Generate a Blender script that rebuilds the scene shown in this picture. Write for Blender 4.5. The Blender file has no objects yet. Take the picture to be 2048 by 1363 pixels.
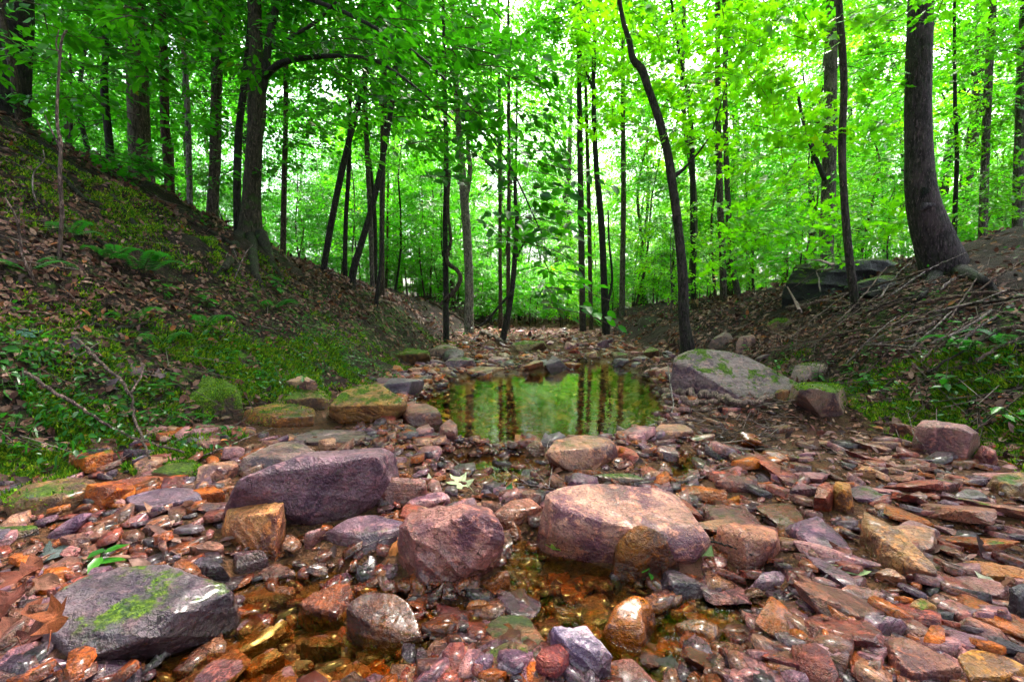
import bpy, bmesh, math, random
import numpy as np
from mathutils import Vector, Matrix

# ------------------------------------------------------------------ camera, sky, sun, exposure
scene = bpy.context.scene
C = scene.collection
F_PX, CX, CY, HORIZON = 910.0, 1024.0, 681.5, 620.0      # focal length and centre in photo pixels
CAM_H = 0.75
TILT = math.atan((CY - HORIZON) / F_PX)
cam_data = bpy.data.cameras.new('camera')
cam_data.sensor_width = 36.0
cam_data.lens = F_PX / 2048.0 * 36.0
cam_data.clip_start = 0.02
cam_data.clip_end = 2000.0
cam = bpy.data.objects.new('camera', cam_data)
C.objects.link(cam)
cam.location = (0, 0, CAM_H)
cam.rotation_euler = (math.pi / 2 - TILT, 0, 0)
scene.camera = cam

SUN_EL, SUN_AZ = math.radians(58), math.radians(20)       # azimuth from +Y (ahead) towards +X (right)
world = bpy.data.worlds.new('World')
scene.world = world
world.use_nodes = True
wn = world.node_tree.nodes
wl = world.node_tree.links
bg = wn['Background']
sky = wn.new('ShaderNodeTexSky')
sky.sky_type = 'NISHITA'
sky.sun_disc = False
sky.sun_elevation = SUN_EL
sky.sun_rotation = SUN_AZ
sky.air_density = 1.0
sky.dust_density = 6.0
sky.ozone_density = 1.0
hs = wn.new('ShaderNodeHueSaturation')
hs.inputs['Saturation'].default_value = 0.55              # thin bright overcast
wl.new(sky.outputs[0], hs.inputs['Color'])
wl.new(hs.outputs[0], bg.inputs['Color'])
bg.inputs['Strength'].default_value = 0.105

sun_data = bpy.data.lights.new('sun', 'SUN')
sun_data.energy = 1.5
sun_data.angle = math.radians(14)
sun_data.color = (1.0, 0.95, 0.86)
sun = bpy.data.objects.new('sun', sun_data)
C.objects.link(sun)
sd = Vector((math.sin(SUN_AZ) * math.cos(SUN_EL), math.cos(SUN_AZ) * math.cos(SUN_EL), math.sin(SUN_EL)))
sun.rotation_euler = (-sd).to_track_quat('-Z', 'Y').to_euler()
sun.location = (0, 0, 30)

vs = scene.view_settings
vs.view_transform = 'Standard'
vs.look = 'None'
vs.exposure = 3.5
vs.gamma = 1.0
vs.use_curve_mapping = False
scene.render.engine = 'CYCLES'
cy = scene.cycles
cy.max_bounces = 5
cy.diffuse_bounces = 2
cy.glossy_bounces = 2
cy.transmission_bounces = 3
cy.transparent_max_bounces = 6
cy.use_adaptive_sampling = True
cy.adaptive_threshold = 0.025
cy.use_denoising = True
cy.denoiser = 'OPENIMAGEDENOISE'
cy.sample_clamp_indirect = 6.0

RNG = np.random.default_rng(7)
random.seed(7)

# ------------------------------------------------------------------ projection helpers
ct, st = math.cos(TILT), math.sin(TILT)
CAM = np.array([0.0, 0.0, CAM_H])


def ray(px, py):
    r, u = px - CX, CY - py
    return np.array([r, ct * F_PX + st * u, -st * F_PX + ct * u])


def at_y(px, py, y):
    d = ray(px, py)
    return CAM + d * (y / d[1])


def at_z(px, py, z):
    d = ray(px, py)
    return CAM + d * ((z - CAM_H) / d[2])


def to_px(p):
    x, y, z = p[0], p[1], p[2] - CAM_H
    f = ct * y - st * z
    u = st * y + ct * z
    return CX + F_PX * x / f, CY - F_PX * u / f


# ------------------------------------------------------------------ noise
def _hash(ix, iy, iz, s):
    h = (ix.astype(np.int64) * 374761393 + iy.astype(np.int64) * 668265263 + iz.astype(np.int64) * 2147483647 + s * 974634777) & 0xFFFFFFFF
    h = ((h ^ (h >> 13)) * 1274126177) & 0xFFFFFFFF
    h = ((h ^ (h >> 16)) * 2246822519) & 0xFFFFFFFF
    return ((h ^ (h >> 15)) & 0xFFFFFF) / float(0xFFFFFF)


def vnoise(p, s=0):
    """value noise in -1..1 at points p (n,3)"""
    i = np.floor(p).astype(np.int64)
    f = p - i
    f = f * f * (3 - 2 * f)
    x, y, z = i[:, 0], i[:, 1], i[:, 2]
    out = 0
    for dx in (0, 1):
        wx = f[:, 0] if dx else 1 - f[:, 0]
        for dy in (0, 1):
            wy = f[:, 1] if dy else 1 - f[:, 1]
            for dz in (0, 1):
                wz = f[:, 2] if dz else 1 - f[:, 2]
                out = out + wx * wy * wz * _hash(x + dx, y + dy, z + dz, s)
    return out * 2 - 1


def fbm(p, octaves=4, s=0):
    a, t, q = 0.5, 0, p
    for k in range(octaves):
        t = t + a * vnoise(q, s + k)
        q = q * 2.03 + 11.7
        a *= 0.5
    return t


def p3(x, y, z=0.0):
    x, y = np.broadcast_arrays(np.asarray(x, float), np.asarray(y, float))
    return np.stack([x.ravel(), y.ravel(), np.full(x.size, z)], 1)


def sstep(a, b, x):
    t = np.clip((x - a) / (b - a), 0, 1)
    return t * t * (3 - 2 * t)


# ------------------------------------------------------------------ terrain shape
def poly_w(pts, z=0.0):
    return np.array([at_z(a, b, z)[:2] for a, b in pts])


POOLS = [  # outlines of standing water, read off the stream bed, with depth
    (poly_w([(845, 800), (880, 768), (930, 754), (1010, 752), (1080, 745), (1140, 742), (1150, 724), (1225, 724), (1270, 744), (1310, 770), (1330, 812), (1325, 850), (1260, 868), (1225, 880), (1110, 890), (1010, 892), (900, 888), (830, 880), (800, 868)]), 0.15),
    (poly_w([(1370, 872), (1440, 868), (1560, 893), (1600, 915), (1530, 930), (1420, 905)]), 0.04),
    (poly_w([(1300, 905), (1390, 893), (1440, 915), (1430, 950), (1370, 975), (1310, 955)]), 0.05),
    (poly_w([(1000, 1060), (1090, 1085), (1170, 1120), (1240, 1150), (1350, 1165), (1420, 1180), (1500, 1170), (1530, 1230), (1520, 1300), (1420, 1350), (1300, 1400), (1060, 1400), (900, 1360), (860, 1300), (870, 1210), (960, 1170), (1010, 1130)]), 0.05),
    (poly_w([(1400, 1010), (1470, 1030), (1560, 1040), (1600, 1080), (1580, 1130), (1500, 1080), (1410, 1060)]), 0.035),
    (poly_w([(560, 1090), (640, 1110), (760, 1120), (800, 1170), (850, 1215), (880, 1300), (840, 1400), (240, 1420), (300, 1340), (400, 1290), (470, 1210), (500, 1150)]), 0.05),
    (poly_w([(900, 905), (1050, 898), (1100, 925), (1080, 990), (960, 985), (880, 940)]), 0.04),
]


def poly_sdf(P, x, y):
    """signed distance, negative inside"""
    d = np.full(x.shape, 1e9)
    inside = np.zeros(x.shape, bool)
    n = len(P)
    for i in range(n):
        ax, ay = P[i]
        bx, by = P[(i + 1) % n]
        ex, ey = bx - ax, by - ay
        wx, wy = x - ax, y - ay
        t = np.clip((wx * ex + wy * ey) / (ex * ex + ey * ey), 0, 1)
        d = np.minimum(d, (wx - ex * t) ** 2 + (wy - ey * t) ** 2)
        c = ((ay > y) != (by > y)) & (x < (bx - ax) * (y - ay) / (by - ay + 1e-12) + ax)
        inside ^= c
    d = np.sqrt(d)
    return np.where(inside, -d, d)


def smi(y, ys, xs):
    return (np.interp(y - .4, ys, xs) + np.interp(y, ys, xs) + np.interp(y + .4, ys, xs)) / 3


def foot_l(y):
    return smi(y, [0, 1.5, 2.4, 3.5, 5, 7, 9, 12, 16, 30, 80], [-2.45, -2.1, -1.72, -1.4, -1.15, -1.15, -1.35, -1.3, -.7, 0, 0])


def foot_r(y):
    return smi(y, [0, 1.5, 2.3, 3.2, 4, 5.5, 7, 9, 12, 16, 30, 80], [2.9, 2.6, 2.25, 2.3, 2.4, 2.4, 2.35, 2.35, 2.4, 2.9, 5, 5])


def shelf_r(x, y):
    """low shelf between the pool and the foot of the right bank"""
    return sstep(1.35, 1.75, x + .12 * np.sin(y * 5)) * sstep(2.5, 3.0, y) * (1 - sstep(5.6, 6.6, y))


def gz(x, y, detail=True):
    x = np.asarray(x, float)
    y = np.asarray(y, float)
    shp = np.broadcast(x, y).shape
    x, y = [a.ravel().copy() for a in np.broadcast_arrays(x, y)]
    q = p3(x, y)
    wob = .18 * fbm(q * .9, 2, 31)
    sl = foot_l(y) + wob - x
    sr = x - foot_r(y) + wob
    bed = .045 + .02 * np.maximum(y - 6.2, 0) - .006 * np.maximum(y - 18, 0)
    capl = smi(y, [0, 3, 5, 6.2, 7.4, 8.6, 10, 13, 20, 60], [6.3, 6.3, 6.0, 5.0, 3.0, 2.3, 1.7, .9, .7, .7])
    zl = .24 * sstep(0, .55, sl) + capl * (1 - np.exp(-.85 * np.maximum(sl - .4, 0) / capl))
    capr = smi(y, [0, 3, 6, 10, 14, 20, 60], [1.7, 2.0, 2.3, 1.5, .7, .5, .5])
    zr = .12 * sstep(0, .5, sr) + capr * (1 - np.exp(-.5 * np.maximum(sr - .15, 0) / capr))
    far = 1 - sstep(14, 30, y)
    bank = np.maximum(sl, sr)
    rough = sstep(-.1, 1.5, bank)
    zz = bed + zl * (.35 + .65 * far) + zr * (.35 + .65 * far) + .07 * np.maximum(y - 24, 0) * (1 - sstep(60, 110, y) * .9)
    zz = zz + rough * (.30 * fbm(q * .55, 3, 5) + .15 * fbm(q * 2.3, 3, 9) + .10 * np.abs(fbm(q * 1.25 + 3, 2, 23)) + .05 * fbm(q * 7.1, 2, 19))
    if detail:
        inb = 1 - sstep(-.1, .5, bank)
        zz = zz + inb * (.03 * fbm(q * 3.1, 3, 13) + .012 * fbm(q * 11., 2, 17))
    zz = zz - .05 * np.exp(-(((x + 1.85) / .55) ** 2 + ((y - 2.45) / .42) ** 2))      # hollow under the mossy ledge
    zz = np.where((bank > -.45) & (x < 0), np.maximum(zz, .03 + .02 * fbm(q * 4, 2, 3)), zz)
    zz = zz + .09 * shelf_r(x, y) * (1 + .7 * fbm(q * 2.1, 2, 51))
    zz = np.where((bank > -.3) & (x > 0), np.maximum(zz, .03), zz)
    zz = zz + .08 * np.exp(-(((x + 1.65) / .5) ** 2 + ((y - 2.28) / .24) ** 2))
    for P, dep in POOLS:
        m = (x > P[:, 0].min() - 1) & (x < P[:, 0].max() + 1) & (y > P[:, 1].min() - 1) & (y < P[:, 1].max() + 1)
        if m.any():
            sdv = poly_sdf(P, x[m], y[m]) + .13 * fbm(q[m] * 3.7, 3, 41)
            w = sstep(.12, -.22, sdv)
            zz[m] = zz[m] * (1 - w) + w * (-dep + (zz[m] - .045) * .7)
    return zz.reshape(shp)


def gz1(x, y):
    return float(gz(np.array([x]), np.array([y]))[0])


def at_ground(px, py, tmax=60):
    d = ray(px, py)
    d = d / d[1]
    t = np.concatenate([np.linspace(.5, 6, 700), np.linspace(6, tmax, 900)])
    P = CAM + d * t[:, None]
    below = P[:, 2] < gz(P[:, 0], P[:, 1])
    k = int(np.argmax(below)) if below.any() else len(t) - 1
    return P[k]


# ------------------------------------------------------------------ mesh helpers
def mesh_np(name, V, F, mats=(), smooth=False, col=None, mat_idx=None):
    """V (n,3); F (m,3) or (m,4) or a list of such arrays"""
    me = bpy.data.meshes.new(name)
    Fs = F if isinstance(F, list) else [F]
    Fs = [np.asarray(f, np.int32) for f in Fs if len(f)]
    nl = sum(f.size for f in Fs)
    npoly = sum(len(f) for f in Fs)
    me.vertices.add(len(V))
    me.vertices.foreach_set('co', np.asarray(V, np.float32).ravel())
    me.loops.add(nl)
    me.loops.foreach_set('vertex_index', np.concatenate([f.ravel() for f in Fs]))
    me.polygons.add(npoly)
    tot = np.concatenate([np.full(len(f), f.shape[1], np.int32) for f in Fs])
    start = np.concatenate([[0], np.cumsum(tot)[:-1]]).astype(np.int32)
    me.polygons.foreach_set('loop_start', start)
    me.polygons.foreach_set('loop_total', tot)
    if mat_idx is not None:
        me.polygons.foreach_set('material_index', np.asarray(mat_idx, np.int32))
    me.update(calc_edges=True)
    if smooth:
        me.polygons.foreach_set('use_smooth', np.ones(npoly, bool))
    if col is not None:
        a = me.color_attributes.new('tint', 'FLOAT_COLOR', 'POINT')
        c4 = np.ones((len(V), 4), np.float32)
        c4[:, :col.shape[1]] = col
        a.data.foreach_set('color', c4.ravel())
    for m in mats:
        me.materials.append(m)
    return me


def link(name, me, parent=None, loc=None, rot=None, scale=None, color=None):
    o = bpy.data.objects.new(name, me)
    C.objects.link(o)
    if parent is not None:
        o.parent = parent
    if loc is not None:
        o.location = [float(v) for v in loc]
    if rot is not None:
        o.rotation_euler = rot
    if scale is not None:
        o.scale = (scale,) * 3 if isinstance(scale, (int, float)) else scale
    if color is not None:
        o.color = tuple(color) if len(color) == 4 else (*color, 0.0)
    return o


def tag(o, label=None, cat=None, group=None, kind=None):
    if label:
        o['label'] = label
    if cat:
        o['category'] = cat
    if group:
        o['group'] = group
    if kind:
        o['kind'] = kind
    return o


def thing(name, label, cat, loc=(0, 0, 0), group=None):
    return tag(link(name, None, loc=loc), label, cat, group)


def catmull(P, n):
    P = np.asarray(P, float)
    if len(P) == 2:
        t = np.linspace(0, 1, n)[:, None]
        return P[0] * (1 - t) + P[1] * t
    Q = np.vstack([2 * P[0] - P[1], P, 2 * P[-1] - P[-2]])
    u = np.linspace(0, len(P) - 1, n)
    i = np.minimum(u.astype(int), len(P) - 2)
    t = (u - i)[:, None]
    a, b, c, d = Q[i], Q[i + 1], Q[i + 2], Q[i + 3]
    return .5 * (2 * b + (c - a) * t + (2 * a - 5 * b + 4 * c - d) * t ** 2 + (3 * b - a - 3 * c + d) * t ** 3)


def tube(P, R, sides=8, n=None, bump=0.0, freq=9.0, seed=0, flare=None):
    """tapered tube along P; returns V, quads"""
    P = np.asarray(P, float)
    R = np.asarray(R, float)
    n = n or max(4, len(P) * 4)
    Q = catmull(P, n)
    r = np.interp(np.linspace(0, len(P) - 1, n), np.arange(len(P)), R)
    T = np.gradient(Q, axis=0)
    T /= np.linalg.norm(T, axis=1)[:, None] + 1e-12
    up = np.array([0, 0, 1.0]) if abs(T[:, 2]).mean() < .75 else np.array([0, 1.0, 0])
    S = np.cross(T, up)
    S /= np.linalg.norm(S, axis=1)[:, None] + 1e-12
    B = np.cross(S, T)
    a = np.linspace(0, 2 * np.pi, sides, endpoint=False)
    ring = np.cos(a)[None, :, None] * S[:, None] + np.sin(a)[None, :, None] * B[:, None]
    rr = np.repeat(r[:, None], sides, 1)
    if bump:
        base = (Q[:, None] + ring * r[:, None, None]).reshape(-1, 3)
        nz = fbm(base * np.array([freq, freq, freq * .35]) + seed * 7.3, 3, seed).reshape(n, sides)
        nz2 = vnoise(base * freq * .35 + seed, seed + 3).reshape(n, sides)
        rr = rr * (1 + bump * nz + bump * .8 * nz2)
    if flare is not None:
        rr = rr * flare(np.linspace(0, 1, n)[:, None], a[None, :])
    V = Q[:, None] + ring * rr[..., None]
    V = np.concatenate([V.reshape(-1, 3), Q[:1], Q[-1:]])
    i = np.arange(n - 1)[:, None] * sides
    j = np.arange(sides)[None, :]
    k = (j + 1) % sides
    quads = np.stack([i + j, i + k, i + sides + k, i + sides + j], -1).reshape(-1, 4)
    jj, kk = np.arange(sides), (np.arange(sides) + 1) % sides
    c0 = np.stack([np.full(sides, n * sides), kk, jj], 1)
    c1 = np.stack([np.full(sides, n * sides + 1), (n - 1) * sides + jj, (n - 1) * sides + kk], 1)
    return V, quads, np.concatenate([c0, c1])


def tubes_join(ts):
    V, Q, T, o = [], [], [], 0
    for v, q, t in ts:
        V.append(v)
        Q.append(q + o)
        T.append(t + o)
        o += len(v)
    return np.concatenate(V), [np.concatenate(Q), np.concatenate(T)]


# ------------------------------------------------------------------ materials
def new_mat(name):
    m = bpy.data.materials.new(name)
    m.use_nodes = True
    nt = m.node_tree
    for n in list(nt.nodes):
        nt.nodes.remove(n)
    return m, nt, nt.nodes, nt.links


def N(nt, t, **kw):
    n = nt.nodes.new('ShaderNode' + t)
    for k, v in kw.items():
        if k in n.inputs:
            n.inputs[k].default_value = v
        else:
            setattr(n, k, v)
    return n


def noise_n(nt, vec, scale, detail=4, rough=.55, dist=0.0):
    n = N(nt, 'TexNoise')
    n.inputs['Scale'].default_value = scale
    n.inputs['Detail'].default_value = detail
    n.inputs['Roughness'].default_value = rough
    n.inputs['Distortion'].default_value = dist
    if vec is not None:
        nt.links.new(vec, n.inputs['Vector'])
    return n.outputs['Fac']


def math_n(nt, op, a, b=None, clamp=False):
    n = N(nt, 'Math', operation=op)
    n.use_clamp = clamp
    for i, v in enumerate((a, b)):
        if v is None:
            continue
        if isinstance(v, (int, float)):
            n.inputs[i].default_value = v
        else:
            nt.links.new(v, n.inputs[i])
    return n.outputs[0]


def remap(nt, v, a, b, c=0.0, d=1.0):
    n = N(nt, 'MapRange')
    n.interpolation_type = 'SMOOTHSTEP'
    n.inputs[1].default_value, n.inputs[2].default_value = a, b
    n.inputs[3].default_value, n.inputs[4].default_value = c, d
    nt.links.new(v, n.inputs[0])
    return n.outputs[0]


def mix_c(nt, f, a, b, mode='MIX'):
    n = N(nt, 'Mix', data_type='RGBA', blend_type=mode)
    for s, v in ((0, f), (6, a), (7, b)):
        if isinstance(v, (int, float)):
            n.inputs[s].default_value = v if s == 0 else (v, v, v, 1)
        elif isinstance(v, tuple):
            n.inputs[s].default_value = v if len(v) == 4 else (*v, 1)
        else:
            nt.links.new(v, n.inputs[s])
    return n.outputs[2]


def bump_n(nt, h, strength, dist=.01, normal=None):
    b = N(nt, 'Bump')
    b.inputs['Strength'].default_value = strength
    b.inputs['Distance'].default_value = dist
    nt.links.new(h, b.inputs['Height'])
    if normal is not None:
        nt.links.new(normal, b.inputs['Normal'])
    return b.outputs[0]


def rock_material(name, use_vcol=False):
    m, nt, nn, L = new_mat(name)
    out = N(nt, 'OutputMaterial')
    bs = N(nt, 'BsdfPrincipled')
    L.new(bs.outputs[0], out.inputs[0])
    geo = N(nt, 'NewGeometry')
    info = N(nt, 'ObjectInfo')
    tc = N(nt, 'TexCoord')
    off = N(nt, 'VectorMath', operation='SCALE')
    comb = N(nt, 'CombineXYZ')
    L.new(info.outputs['Random'], comb.inputs[0])
    L.new(info.outputs['Random'], comb.inputs[1])
    off.inputs['Scale'].default_value = 37.0
    L.new(comb.outputs[0], off.inputs[0])
    add = N(nt, 'VectorMath', operation='ADD')
    L.new(geo.outputs['Position'], add.inputs[0])
    L.new(off.outputs[0], add.inputs[1])
    vec = add.outputs[0]
    if use_vcol:
        vc = N(nt, 'VertexColor', layer_name='tint')
        base = vc.outputs['Color']
    else:
        base = info.outputs['Color']
    n1 = noise_n(nt, vec, 6, 4, .6, .6)
    n2 = noise_n(nt, vec, 26, 4, .65, .3)
    n3 = noise_n(nt, vec, 110, 4, .6)
    dark = mix_c(nt, 1.0, base, (.30, .24, .36), 'MULTIPLY')
    warm = mix_c(nt, 1.0, base, (1.55, 1.35, 1.25), 'MULTIPLY')
    c = mix_c(nt, remap(nt, n1, .40, .56), dark, base)
    c = mix_c(nt, remap(nt, n2, .5, .68), c, warm)
    c = mix_c(nt, remap(nt, n3, .53, .66, 0, .8), c, dark)
    c = mix_c(nt, remap(nt, noise_n(nt, vec, 240, 2, .6), .56, .7, 0, .5), c, warm)
    # bedding layers
    mpb = N(nt, 'Mapping')
    mpb.inputs['Scale'].default_value = (1.2, 1.2, 11)
    mpb.inputs['Rotation'].default_value = (.35, .25, 0)
    L.new(vec, mpb.inputs['Vector'])
    n4 = noise_n(nt, mpb.outputs[0], 5, 4, .6, .3)
    lay = math_n(nt, 'MULTIPLY', remap(nt, info.outputs['Random'], .35, .8), remap(nt, n1, .42, .6))
    c = mix_c(nt, math_n(nt, 'MULTIPLY', remap(nt, n4, .5, .62, 0, .5), lay), c, dark)
    pale = mix_c(nt, 1.0, base, (1.9, 1.8, 1.8), 'MULTIPLY')
    c = mix_c(nt, remap(nt, noise_n(nt, vec, 12, 4, .7, .8), .55, .68, 0, .6), c, pale)
    # thin cracks
    vor = N(nt, 'TexVoronoi', feature='DISTANCE_TO_EDGE')
    vor.inputs['Scale'].default_value = 7.0
    dn = N(nt, 'VectorMath', operation='ADD')
    nz = N(nt, 'TexNoise')
    nz.inputs['Scale'].default_value = 9
    L.new(vec, nz.inputs['Vector'])
    L.new(vec, dn.inputs[0])
    L.new(nz.outputs['Color'], dn.inputs[1])
    L.new(dn.outputs[0], vor.inputs['Vector'])
    crack = remap(nt, vor.outputs['Distance'], .0, .018, 1, 0)
    crack = math_n(nt, 'MULTIPLY', crack, remap(nt, n1, .45, .6))
    c = mix_c(nt, math_n(nt, 'MULTIPLY', crack, .7), c, (.02, .015, .015))
    # moss on up-facing faces, amount from the object's colour alpha
    sep = N(nt, 'SeparateXYZ')
    L.new(geo.outputs['Normal'], sep.inputs[0])
    sepp = N(nt, 'SeparateXYZ')
    L.new(geo.outputs['Position'], sepp.inputs[0])
    if not use_vcol:
        mv = math_n(nt, 'ADD', math_n(nt, 'MULTIPLY', sep.outputs[2], .3), noise_n(nt, vec, 7, 8, .72))
        mv = math_n(nt, 'ADD', mv, math_n(nt, 'MULTIPLY', info.outputs['Alpha'], .5))
        moss = remap(nt, mv, .85, .95)
        moss = math_n(nt, 'MULTIPLY', moss, remap(nt, info.outputs['Alpha'], .02, .12))
        mc = mix_c(nt, n2, (.02, .065, .004), (.18, .30, .014))
        mc = mix_c(nt, remap(nt, n3, .4, .65), (.02, .05, .006), mc)
        c = mix_c(nt, moss, c, mc)
    # wet towards the water line
    wl_ = math_n(nt, 'ADD', sepp.outputs[2], math_n(nt, 'MULTIPLY', n1, -.08))
    wet = remap(nt, wl_, -.01, .05, 1, 0)
    wetc = mix_c(nt, 1.0, c, (.5, .44, .40), 'MULTIPLY')
    c = mix_c(nt, wet, c, wetc)
    sat = N(nt, 'HueSaturation')
    sat.inputs['Saturation'].default_value = 1.22
    L.new(mix_c(nt, 1.0, c, (1.08, .95, 1.05), 'MULTIPLY'), sat.inputs['Color'])
    damp = remap(nt, math_n(nt, 'ADD', noise_n(nt, geo.outputs['Position'], 5, 3, .6), math_n(nt, 'MULTIPLY', sepp.outputs[2], -1.3)), .26, .46)
    L.new(math_n(nt, 'MULTIPLY', damp, .5), bs.inputs['Coat Weight'])
    bs.inputs['Coat Roughness'].default_value = .19
    L.new(mix_c(nt, damp, sat.outputs[0], mix_c(nt, 1.0, sat.outputs[0], (.70, .60, .62), 'MULTIPLY')), bs.inputs['Base Color'])
    rg = remap(nt, n2, .35, .7, .34, .58)
    rgw = mix_c(nt, wet, rg, .22)
    if not use_vcol:
        rgw = mix_c(nt, moss, rgw, .9)
    L.new(rgw, bs.inputs['Roughness'])
    h = math_n(nt, 'ADD', math_n(nt, 'MULTIPLY', n2, .8), math_n(nt, 'MULTIPLY', n3, .35))
    h = math_n(nt, 'ADD', h, math_n(nt, 'MULTIPLY', crack, -.5))
    h = math_n(nt, 'ADD', h, math_n(nt, 'MULTIPLY', math_n(nt, 'MULTIPLY', n4, lay), .7))
    bs.inputs['Specular IOR Level'].default_value = .35
    L.new(bump_n(nt, h, 1.0, .028), bs.inputs['Normal'])
    return m


def leaf_material(name, dark, light, trans, gloss=.35):
    """dark/light ends of the leaf colour; the object colour tints it"""
    m, nt, nn, L = new_mat(name)
    out = N(nt, 'OutputMaterial')
    info = N(nt, 'ObjectInfo')
    vc = N(nt, 'VertexColor', layer_name='tint')
    sp = N(nt, 'SeparateColor')
    L.new(vc.outputs[0], sp.inputs[0])
    c = mix_c(nt, sp.outputs[0], dark, light)
    c = mix_c(nt, remap(nt, sp.outputs[1], .985, .995), c, (.35, .09, .015))
    c = mix_c(nt, 1.0, c, info.outputs['Color'], 'MULTIPLY')
    tcol = mix_c(nt, sp.outputs[0], trans, tuple(v * 1.35 for v in trans))
    tcol = mix_c(nt, 1.0, tcol, info.outputs['Color'], 'MULTIPLY')
    bs = N(nt, 'BsdfPrincipled')
    bs.inputs['Roughness'].default_value = gloss
    bs.inputs['Specular IOR Level'].default_value = .35
    L.new(c, bs.inputs['Base Color'])
    tr = N(nt, 'BsdfTranslucent')
    L.new(tcol, tr.inputs[0])
    mx = N(nt, 'MixShader')
    mx.inputs[0].default_value = .45
    L.new(bs.outputs[0], mx.inputs[1])
    L.new(tr.outputs[0], mx.inputs[2])
    L.new(mx.outputs[0], out.inputs[0])
    return m


def bark_material(name='bark'):
    m, nt, nn, L = new_mat(name)
    out = N(nt, 'OutputMaterial')
    bs = N(nt, 'BsdfPrincipled')
    L.new(bs.outputs[0], out.inputs[0])
    info = N(nt, 'ObjectInfo')
    tc = N(nt, 'TexCoord')
    mp = N(nt, 'Mapping')
    mp.inputs['Scale'].default_value = (1, 1, .28)
    L.new(tc.outputs['Object'], mp.inputs['Vector'])
    n1 = noise_n(nt, mp.outputs[0], 34, 5, .65, .4)
    n2 = noise_n(nt, tc.outputs['Object'], 4, 4, .6)
    n3 = noise_n(nt, mp.outputs[0], 70, 4, .65, .6)
    c = mix_c(nt, remap(nt, n1, .38, .62), mix_c(nt, 1.0, info.outputs['Color'], (.28, .24, .26), 'MULTIPLY'), info.outputs['Color'])
    c = mix_c(nt, remap(nt, n2, .52, .7, 0, .6), c, mix_c(nt, 1.0, info.outputs['Color'], (1.9, 1.75, 1.7), 'MULTIPLY'))
    c = mix_c(nt, remap(nt, n3, .54, .64, 0, .85), c, mix_c(nt, 1.0, info.outputs['Color'], (2.5, 2.3, 2.3), 'MULTIPLY'))
    mo = math_n(nt, 'MULTIPLY', remap(nt, noise_n(nt, tc.outputs['Object'], 7, 5, .7), .5, .65), info.outputs['Alpha'])
    c = mix_c(nt, 1.0, c, (.62, .58, .60), 'MULTIPLY')
    c = mix_c(nt, mo, c, (.03, .075, .008))
    L.new(c, bs.inputs['Base Color'])
    bs.inputs['Roughness'].default_value = .8
    bs.inputs['Specular IOR Level'].default_value = .25
    L.new(bump_n(nt, math_n(nt, 'ADD', n1, math_n(nt, 'MULTIPLY', n3, .4)), 1.0, .05), bs.inputs['Normal'])
    return m


def tint_material(name, rough=.7, spec=.3, translucent=0.0, bumpy=True):
    """plain material whose colour is carried per piece in the mesh"""
    m, nt, nn, L = new_mat(name)
    out = N(nt, 'OutputMaterial')
    bs = N(nt, 'BsdfPrincipled')
    vc = N(nt, 'VertexColor', layer_name='tint')
    tc = N(nt, 'TexCoord')
    n1 = noise_n(nt, tc.outputs['Object'], 45, 4, .6)
    c = mix_c(nt, remap(nt, n1, .35, .65), mix_c(nt, 1.0, vc.outputs[0], (.5, .46, .46), 'MULTIPLY'), vc.outputs[0])
    L.new(c, bs.inputs['Base Color'])
    bs.inputs['Roughness'].default_value = rough
    bs.inputs['Specular IOR Level'].default_value = spec
    if bumpy:
        L.new(bump_n(nt, n1, .4, .01), bs.inputs['Normal'])
    if translucent:
        tr = N(nt, 'BsdfTranslucent')
        L.new(c, tr.inputs[0])
        mx = N(nt, 'MixShader')
        mx.inputs[0].default_value = translucent
        L.new(bs.outputs[0], mx.inputs[1])
        L.new(tr.outputs[0], mx.inputs[2])
        L.new(mx.outputs[0], out.inputs[0])
    else:
        L.new(bs.outputs[0], out.inputs[0])
    return m


def ground_material():
    m, nt, nn, L = new_mat('forest_floor')
    out = N(nt, 'OutputMaterial')
    bs = N(nt, 'BsdfPrincipled')
    L.new(bs.outputs[0], out.inputs[0])
    geo = N(nt, 'NewGeometry')
    vc = N(nt, 'VertexColor', layer_name='tint')     # r: stream bed, g: moss
    sp = N(nt, 'SeparateColor')
    L.new(vc.outputs[0], sp.inputs[0])
    P = geo.outputs['Position']
    n1 = noise_n(nt, P, 2.2, 5, .6, .4)
    n2 = noise_n(nt, P, 17, 5, .65, .5)
    n3 = noise_n(nt, P, 75, 4, .65)
    soil = mix_c(nt, remap(nt, n2, .35, .65), (.005, .003, .003), (.021, .011, .010))
    soil = mix_c(nt, remap(nt, n3, .52, .68), soil, (.085, .04, .028))
    bed = mix_c(nt, remap(nt, n2, .35, .65), (.016, .006, .004), (.075, .028, .011))
    bed = mix_c(nt, remap(nt, n3, .45, .65), bed, (.13, .052, .02))
    c = mix_c(nt, sp.outputs[0], soil, bed)
    c = mix_c(nt, sp.outputs[2], c, mix_c(nt, remap(nt, n2, .35, .65), (.24, .14, .045), (.46, .31, .11)))      # pale silt of the pool
    mossc = mix_c(nt, n3, (.012, .036, .004), (.11, .22, .012))
    mk = remap(nt, math_n(nt, 'ADD', n2, math_n(nt, 'ADD', math_n(nt, 'MULTIPLY', n1, .6), sp.outputs[1])), 1.12, 1.36)
    c = mix_c(nt, mk, c, mossc)
    L.new(c, bs.inputs['Base Color'])
    sepp = N(nt, 'SeparateXYZ')
    L.new(P, sepp.inputs[0])
    wet = remap(nt, sepp.outputs[2], .0, .06, 1, 0)
    L.new(mix_c(nt, wet, .9, .3), bs.inputs['Roughness'])
    bs.inputs['Specular IOR Level'].default_value = .2
    L.new(bump_n(nt, math_n(nt, 'ADD', n2, math_n(nt, 'MULTIPLY', n3, .7)), 1.0, .03), bs.inputs['Normal'])
    return m


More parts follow.
